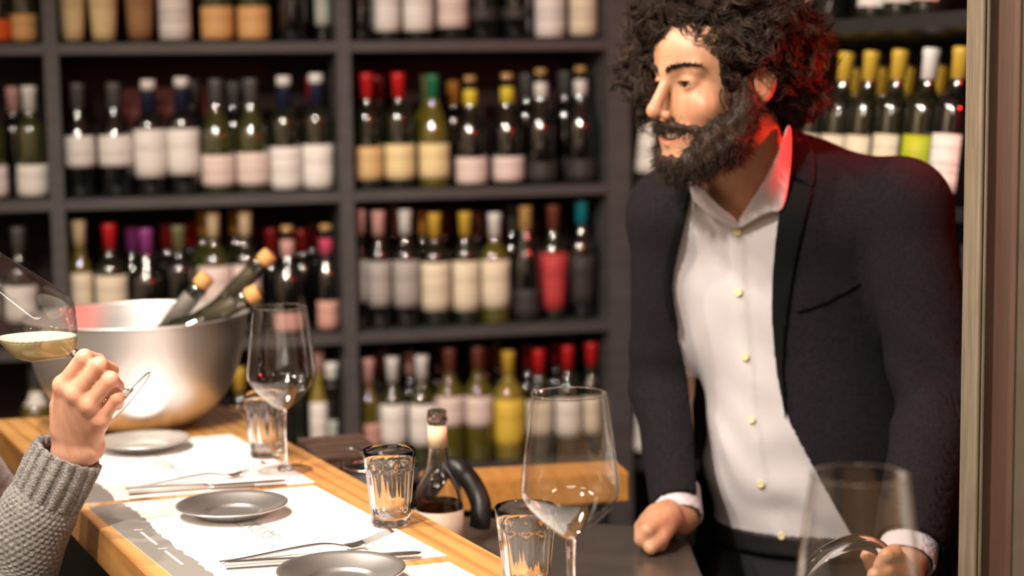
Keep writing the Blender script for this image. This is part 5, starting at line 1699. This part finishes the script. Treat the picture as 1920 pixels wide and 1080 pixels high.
def f_ghand(p):
    w = P(146, 832, 2.092)
    d = s_cap(p, P(132, 834, 2.092), P(166, 838, 2.092), .0215, .0205)
    for i, m_ in enumerate(MC):
        a = P(128 + 14 * i, 806, 2.082)
        d = smin(d, s_cap(p, a, m_, .0180, .0122), .010)
    d = smin(d, s_cap(p, P(112, 760, 2.085), P(120, 800, 2.09), .013, .017), .012)
    for i in range(4):
        r0 = (.0108, .0108, .0104, .0092)[i]
        d = smin(d, s_sph(p, MC[i] - np.array([0, .0008, 0]), r0 + .0006), .008)
        d = smin(d, chain(p, [MC[i], PI_[i], DI[i], TI[i]], [r0, r0 - .0006, r0 - .0016, r0 - .0026], .003), .0032)
    # tendons on the back of the hand
    d = smin(d, chain(p, [P(112, 770, 2.100), P(118, 722, 2.108), P(140, 690, 2.104), P(158, 690, 2.100)], [.0125, .0115, .0100, .0085]), .006)
    return d


GMID = P(30, 1040, 2.104)


def f_garm(p): return smin(s_cap(p, GSR, GER, .042, .034), chain(p, [GER, GMID, GWR], [.034, .034, .024], .02), .02)


def f_garmL(p): return smin(s_cap(p, GSL, GEL, .046, .038), s_cap(p, GEL, GWL, .036, .024), .02)


def f_gtorso(p):
    d = s_ell(p, GCH, (.098, .152, .215))
    d = smin(d, s_ell(p, GPV, (.105, .150, .12)), .05)
    d = smin(d, s_cap(p, GSR, GSL, .046), .04)
    return smin(d, smin(s_cap(p, GNB, GSR, .036), s_cap(p, GNB, GSL, .036), .02), .03)


def f_glegs(p):
    d = None
    for s in (-1, 1):
        hpt = GPV + np.array([0, .08 * s, -.04]); kn = np.array([-.89, 2.10 + .09 * s, .46]); ft = np.array([-.91, 2.10 + .10 * s, .075])
        e = smin(s_cap(p, hpt, kn, .075, .052), s_cap(p, kn, ft, .050, .034), .02); d = e if d is None else smin(d, e, .02)
    return d


def f_gbody(p):
    ql_ = guest_local(p); d = f_head(ql_, smile=False)
    d = smin(d, s_cap(ql_, (0, .070, -.098), (0, .088, -.104), .017, .014), .016)
    d = smin(d, s_cap(p, GO - GF * .03 - GU * .05, GNB, .047, .050), .018)
    d = smin(d, f_gtorso(p), .03)
    d = smin(d, smin(f_garm(p), f_ghand(p), .014), .02)
    gl = smin(f_garmL(p), s_cap(p, GWL, GWL + np.array([.05, -.03, -.05]), .026, .02), .02)
    return smin(smin(d, gl, .02), f_glegs(p), .03)


guest = empty('person', (GPV[0], GPV[1], 0), 'person in grey knitted sweater raising a glass of sparkling wine', 'person')
gb, V, Q = sdf_obj('body', f_gbody, (-1.08, 1.86, .02), (-.46, 2.52, 1.62), .0027, M_skin2, guest, 1)
cols = np.ones((len(V), 3))
for pt, r in [(x, .016) for x in MC + PI_]:
    w = np.exp(-((V - pt) ** 2).sum(1) / r ** 2)[:, None]; cols = cols * (1 - w * np.array([0, .10, .09]))
color_attr(gb, cols)
for sx in (-1, 1):
    c = GO + sx * .0315 * GL + .0735 * GF + .011 * GU
    e = lathe('eye', [(0.0128 * math.sin(t), -0.0128 * math.cos(t)) for t in np.linspace(0, math.pi, 12)], 16, M_eye, guest)
    e.location = Vector(c) - guest.location; e.rotation_euler = Vector(GF).to_track_quat('Z', 'Y').to_euler()
    lathe('iris', [(0.0062 * math.sin(t) / math.sin(.5), .0129 * math.cos(t)) for t in np.linspace(0, .5, 6)], 14, M_iris, e)


def f_ghair(p):
    q = guest_local(p); ax = q.copy(); ax[:, 0] = np.abs(ax[:, 0])
    d = s_ell(q, (0, -.022, .050), (.092, .108, .095))
    d = smin(d, s_cap(ax, (.060, -.045, .02), (.062, -.050, -.13), .034, .026), .03)
    d = smin(d, s_cap(q, (0, -.085, .0), (0, -.075, -.15), .050, .035), .03)
    st = np.arctan2(q[:, 0], -q[:, 1] - .02)
    d = d + .0022 * np.sin(st * 34 + 4 * np.sin(q[:, 2] * 22))
    return smax(d, -s_ell(q, (0, .105, -.02), (.066, .085, .100)), .006)


sdf_obj('hair', f_ghair, GO + np.array([-.2, -.16, -.22]), GO + np.array([.14, .16, .18]), .004, M_hair, guest, 1)

M_knit = add_noise(mat('grey_marled_wool', rough=0.9, sheen=0.2), (0.10, 0.095, 0.09), (0.34, 0.325, 0.31), 330, detail=3, bump=0.5, lo=.30, hi=.72)
M_knit2 = M_knit


def f_sweater(p):
    d = smin(f_gtorso(p) - .016, f_garmL(p) - .018, .03)
    d = smin(d, s_cap(p, GSR, GER, .062, .056), .03)
    d = d + .0016 * np.sin(p[:, 2] * 900) * np.sin(np.arctan2(p[:, 1] - 2.1, p[:, 0] + .88) * 90)
    d = np.maximum(d, .80 - p[:, 2])
    d = np.maximum(d, -wrist_cut(p, GWL, GEL, .02))
    return np.maximum(d, -np.maximum(s_cap(p, GO - GF * .03, GNB, .058), GNB[2] - .02 - p[:, 2]))


sdf_obj('sweater', f_sweater, (-1.08, 1.84, .78), (-.60, 2.54, 1.36), .0048, M_knit, guest, 0)
f = lambda p: np.maximum(smin(f_gtorso(p) - .008, f_glegs(p) - .012, .02), np.maximum(p[:, 2] - .86, .03 - p[:, 2]))
sdf_obj('trousers', f, (-1.08, 1.86, .02), (-.72, 2.36, .88), .006, M_trous, guest, 1)
for s in (-1, 1):
    ft = np.array([-.91, 2.10 + .10 * s, .075])
    f = lambda p: np.maximum(smin(s_ell(p, (ft[0] + .055, ft[1], .03), (.125, .044, .042)), s_cap(p, ft, ft - np.array([0, 0, .03]), .043), .02), .001 - p[:, 2])
    sdf_obj('shoe', f, ft - np.array([.10, .08, .08]), ft + np.array([.22, .08, .08]), .005, M_leather, guest, 1)


# knitted forearm sleeve with ribbed cuff, stitched in relief
def knit_tube(name, pts, rads, nu, nv, relief, m, parent, flat=1.0, lip=False):
    path = spline(np.array(pts), nv); rad = np.interp(np.linspace(0, 1, nv), np.linspace(0, 1, len(rads)), rads)
    seg = np.r_[0, np.cumsum(np.linalg.norm(np.diff(path, axis=0), axis=1))]
    V = np.zeros((nv, nu, 3)); th = 2 * math.pi * np.arange(nu) / nu
    T = np.gradient(path, axis=0); T /= np.linalg.norm(T, axis=1)[:, None]
    ref = np.array([0, -1.0, 0])
    for i in range(nv):
        a = ref - T[i] * (ref @ T[i]); a /= np.linalg.norm(a); b_ = np.cross(T[i], a)
        r = rad[i] + relief(th, seg[i], seg[-1])
        V[i] = path[i] + (np.cos(th) * r * flat)[:, None] * a + (np.sin(th) * r)[:, None] * b_
    if lip:
        ins = V[:1] * 1.0; c = path[0]
        V = np.concatenate([c + (V[:1] - c) * .80 + T[0] * .012, c + (V[:1] - c) * .84 + T[0] * .001, c + (V[:1] - c) * .93 - T[0] * .0012, V]); nv += 3
    idx = np.arange(nv * nu).reshape(nv, nu); j2 = (np.arange(nu) + 1) % nu
    Q = np.stack([idx[:-1], idx[:-1][:, j2], idx[1:][:, j2], idx[1:]], -1).reshape(-1, 4)
    return quick_mesh(name, V.reshape(-1, 3) - np.array(parent.location), Q, m, parent, True)


KA, KB, KC = P(128, 848, 2.095), P(88, 929, 2.098), P(18, 1062, 2.105)


def rib(th, s, L):
    c = np.cos(th * 17); return .0020 * np.sign(c) * np.abs(c) ** .5 + .0004 * np.sin(s * 2 * math.pi / .0042 + 3 * np.sin(th * 34)) + .0008 * np.sin(3 * th + s * 60) * (s < .02)


def garter(th, s, L):
    row = np.floor(s / .0062); ph = (row % 2) * math.pi
    v = (s / .0062) % 1
    return .0019 * np.sin(math.pi * v) * (0.45 + 0.55 * np.cos(th * 38 + ph + 1.2 * np.sin(s * 25))) + .0035 * min(1, s / .02) + .002 * np.sin(2 * th + s * 40)


knit_tube('sleeve_cuff', [KA, KA * .5 + KB * .5, KB], [.0435, .0450, .0440], 340, 70, rib, M_knit, guest, .86, True)
knit_tube('sleeve', [KB - (KB - KA) * .02, KB * .5 + KC * .5, KC, GER * .5 + KC * .5, GER], [.0425, .0485, .0550, .0600, .0600], 320, 230, garter, M_knit, guest, .9)

# ------------------------------------------------------------------ the glass in the guest's hand
ax3 = nrm((P(243 - 78.6, 746 - 61.7, GY) - P(243, 746, GY)) + np.array([0, .004, 0]))
gpos = P(243, 746, 2.088)
qrot = Vector(ax3).to_track_quat('Z', 'Y')
hg = wine_glass(gpos, 'tilted glass of sparkling white wine raised in the guest\'s hand', qrot.to_euler(), 'large tapered wine glasses', 1.0)
b = bowl_curve(44); tan = np.gradient(b, axis=0); tan /= np.linalg.norm(tan, axis=1)[:, None]
inn = b - np.c_[tan[:, 1], -tan[:, 0]] * 0.0009
inn = inn[inn[:, 0] > .003]
wl = lathe('sparkling_wine', [(0, inn[0][1] - .0002)] + [tuple(x) for x in inn] + [(0, inn[-1][1])], 64, M_wine, hg)
ZW = P(70, 634, 2.09)[2]


def slab(src, name, z0, z1, m):
    me = src.data.copy(); bm = bmesh.new(); bm.from_mesh(me)
    Mw = Matrix.Translation(Vector(gpos)) @ qrot.to_matrix().to_4x4(); Mi = Mw.inverted()
    for z, sgn in ((z1, 1), (z0, -1)):
        if z is None: continue
        co = Mi @ Vector((gpos[0], gpos[1], z)); no = (Mi.to_3x3() @ Vector((0, 0, sgn))).normalized()
        r = bmesh.ops.bisect_plane(bm, geom=bm.verts[:] + bm.edges[:] + bm.faces[:], plane_co=co, plane_no=no, clear_outer=True)
        ed = [e for e in r['geom_cut'] if isinstance(e, bmesh.types.BMEdge)]
        if ed: bmesh.ops.edgeloop_fill(bm, edges=ed)
    bmesh.ops.recalc_face_normals(bm, faces=bm.faces[:])
    bm.to_mesh(me); bm.free(); me.materials.clear(); me.materials.append(m); me.name = name
    return me


froth = slab(wl, 'froth', ZW - .0015, ZW + .0012, mat('wine_froth', (0.80, 0.77, 0.66), 0.5, trans=0.35))
wl.data = slab(wl, 'sparkling_wine', None, ZW - .0016, M_wine)
link('froth', froth, None, hg, False)
bm = bmesh.new(); r3 = np.random.default_rng(3)
Mi = (Matrix.Translation(Vector(gpos)) @ qrot.to_matrix().to_4x4()).inverted()
for k in range(260):
    a = r3.random() * 6.28; i = r3.integers(4, 30); rr_ = inn[i][0] * (.55 + .42 * r3.random())
    lp3 = Vector((rr_ * math.cos(a), rr_ * math.sin(a), inn[i][1]))
    wz = (Mi.inverted() @ lp3).z
    if ZW - .030 < wz < ZW - .003 or (ZW < wz < ZW + .02 and k % 6 == 0):
        bmesh.ops.create_icosphere(bm, subdivisions=1, radius=.0004 + .0005 * r3.random(), matrix=Matrix.Translation(lp3))
me = bpy.data.meshes.new('bubbles'); bm.to_mesh(me); bm.free()
bo = link('bubbles', me, mat('bubble_white', (0.85, 0.82, 0.70), 0.1), hg, True); bo['kind'] = 'stuff'
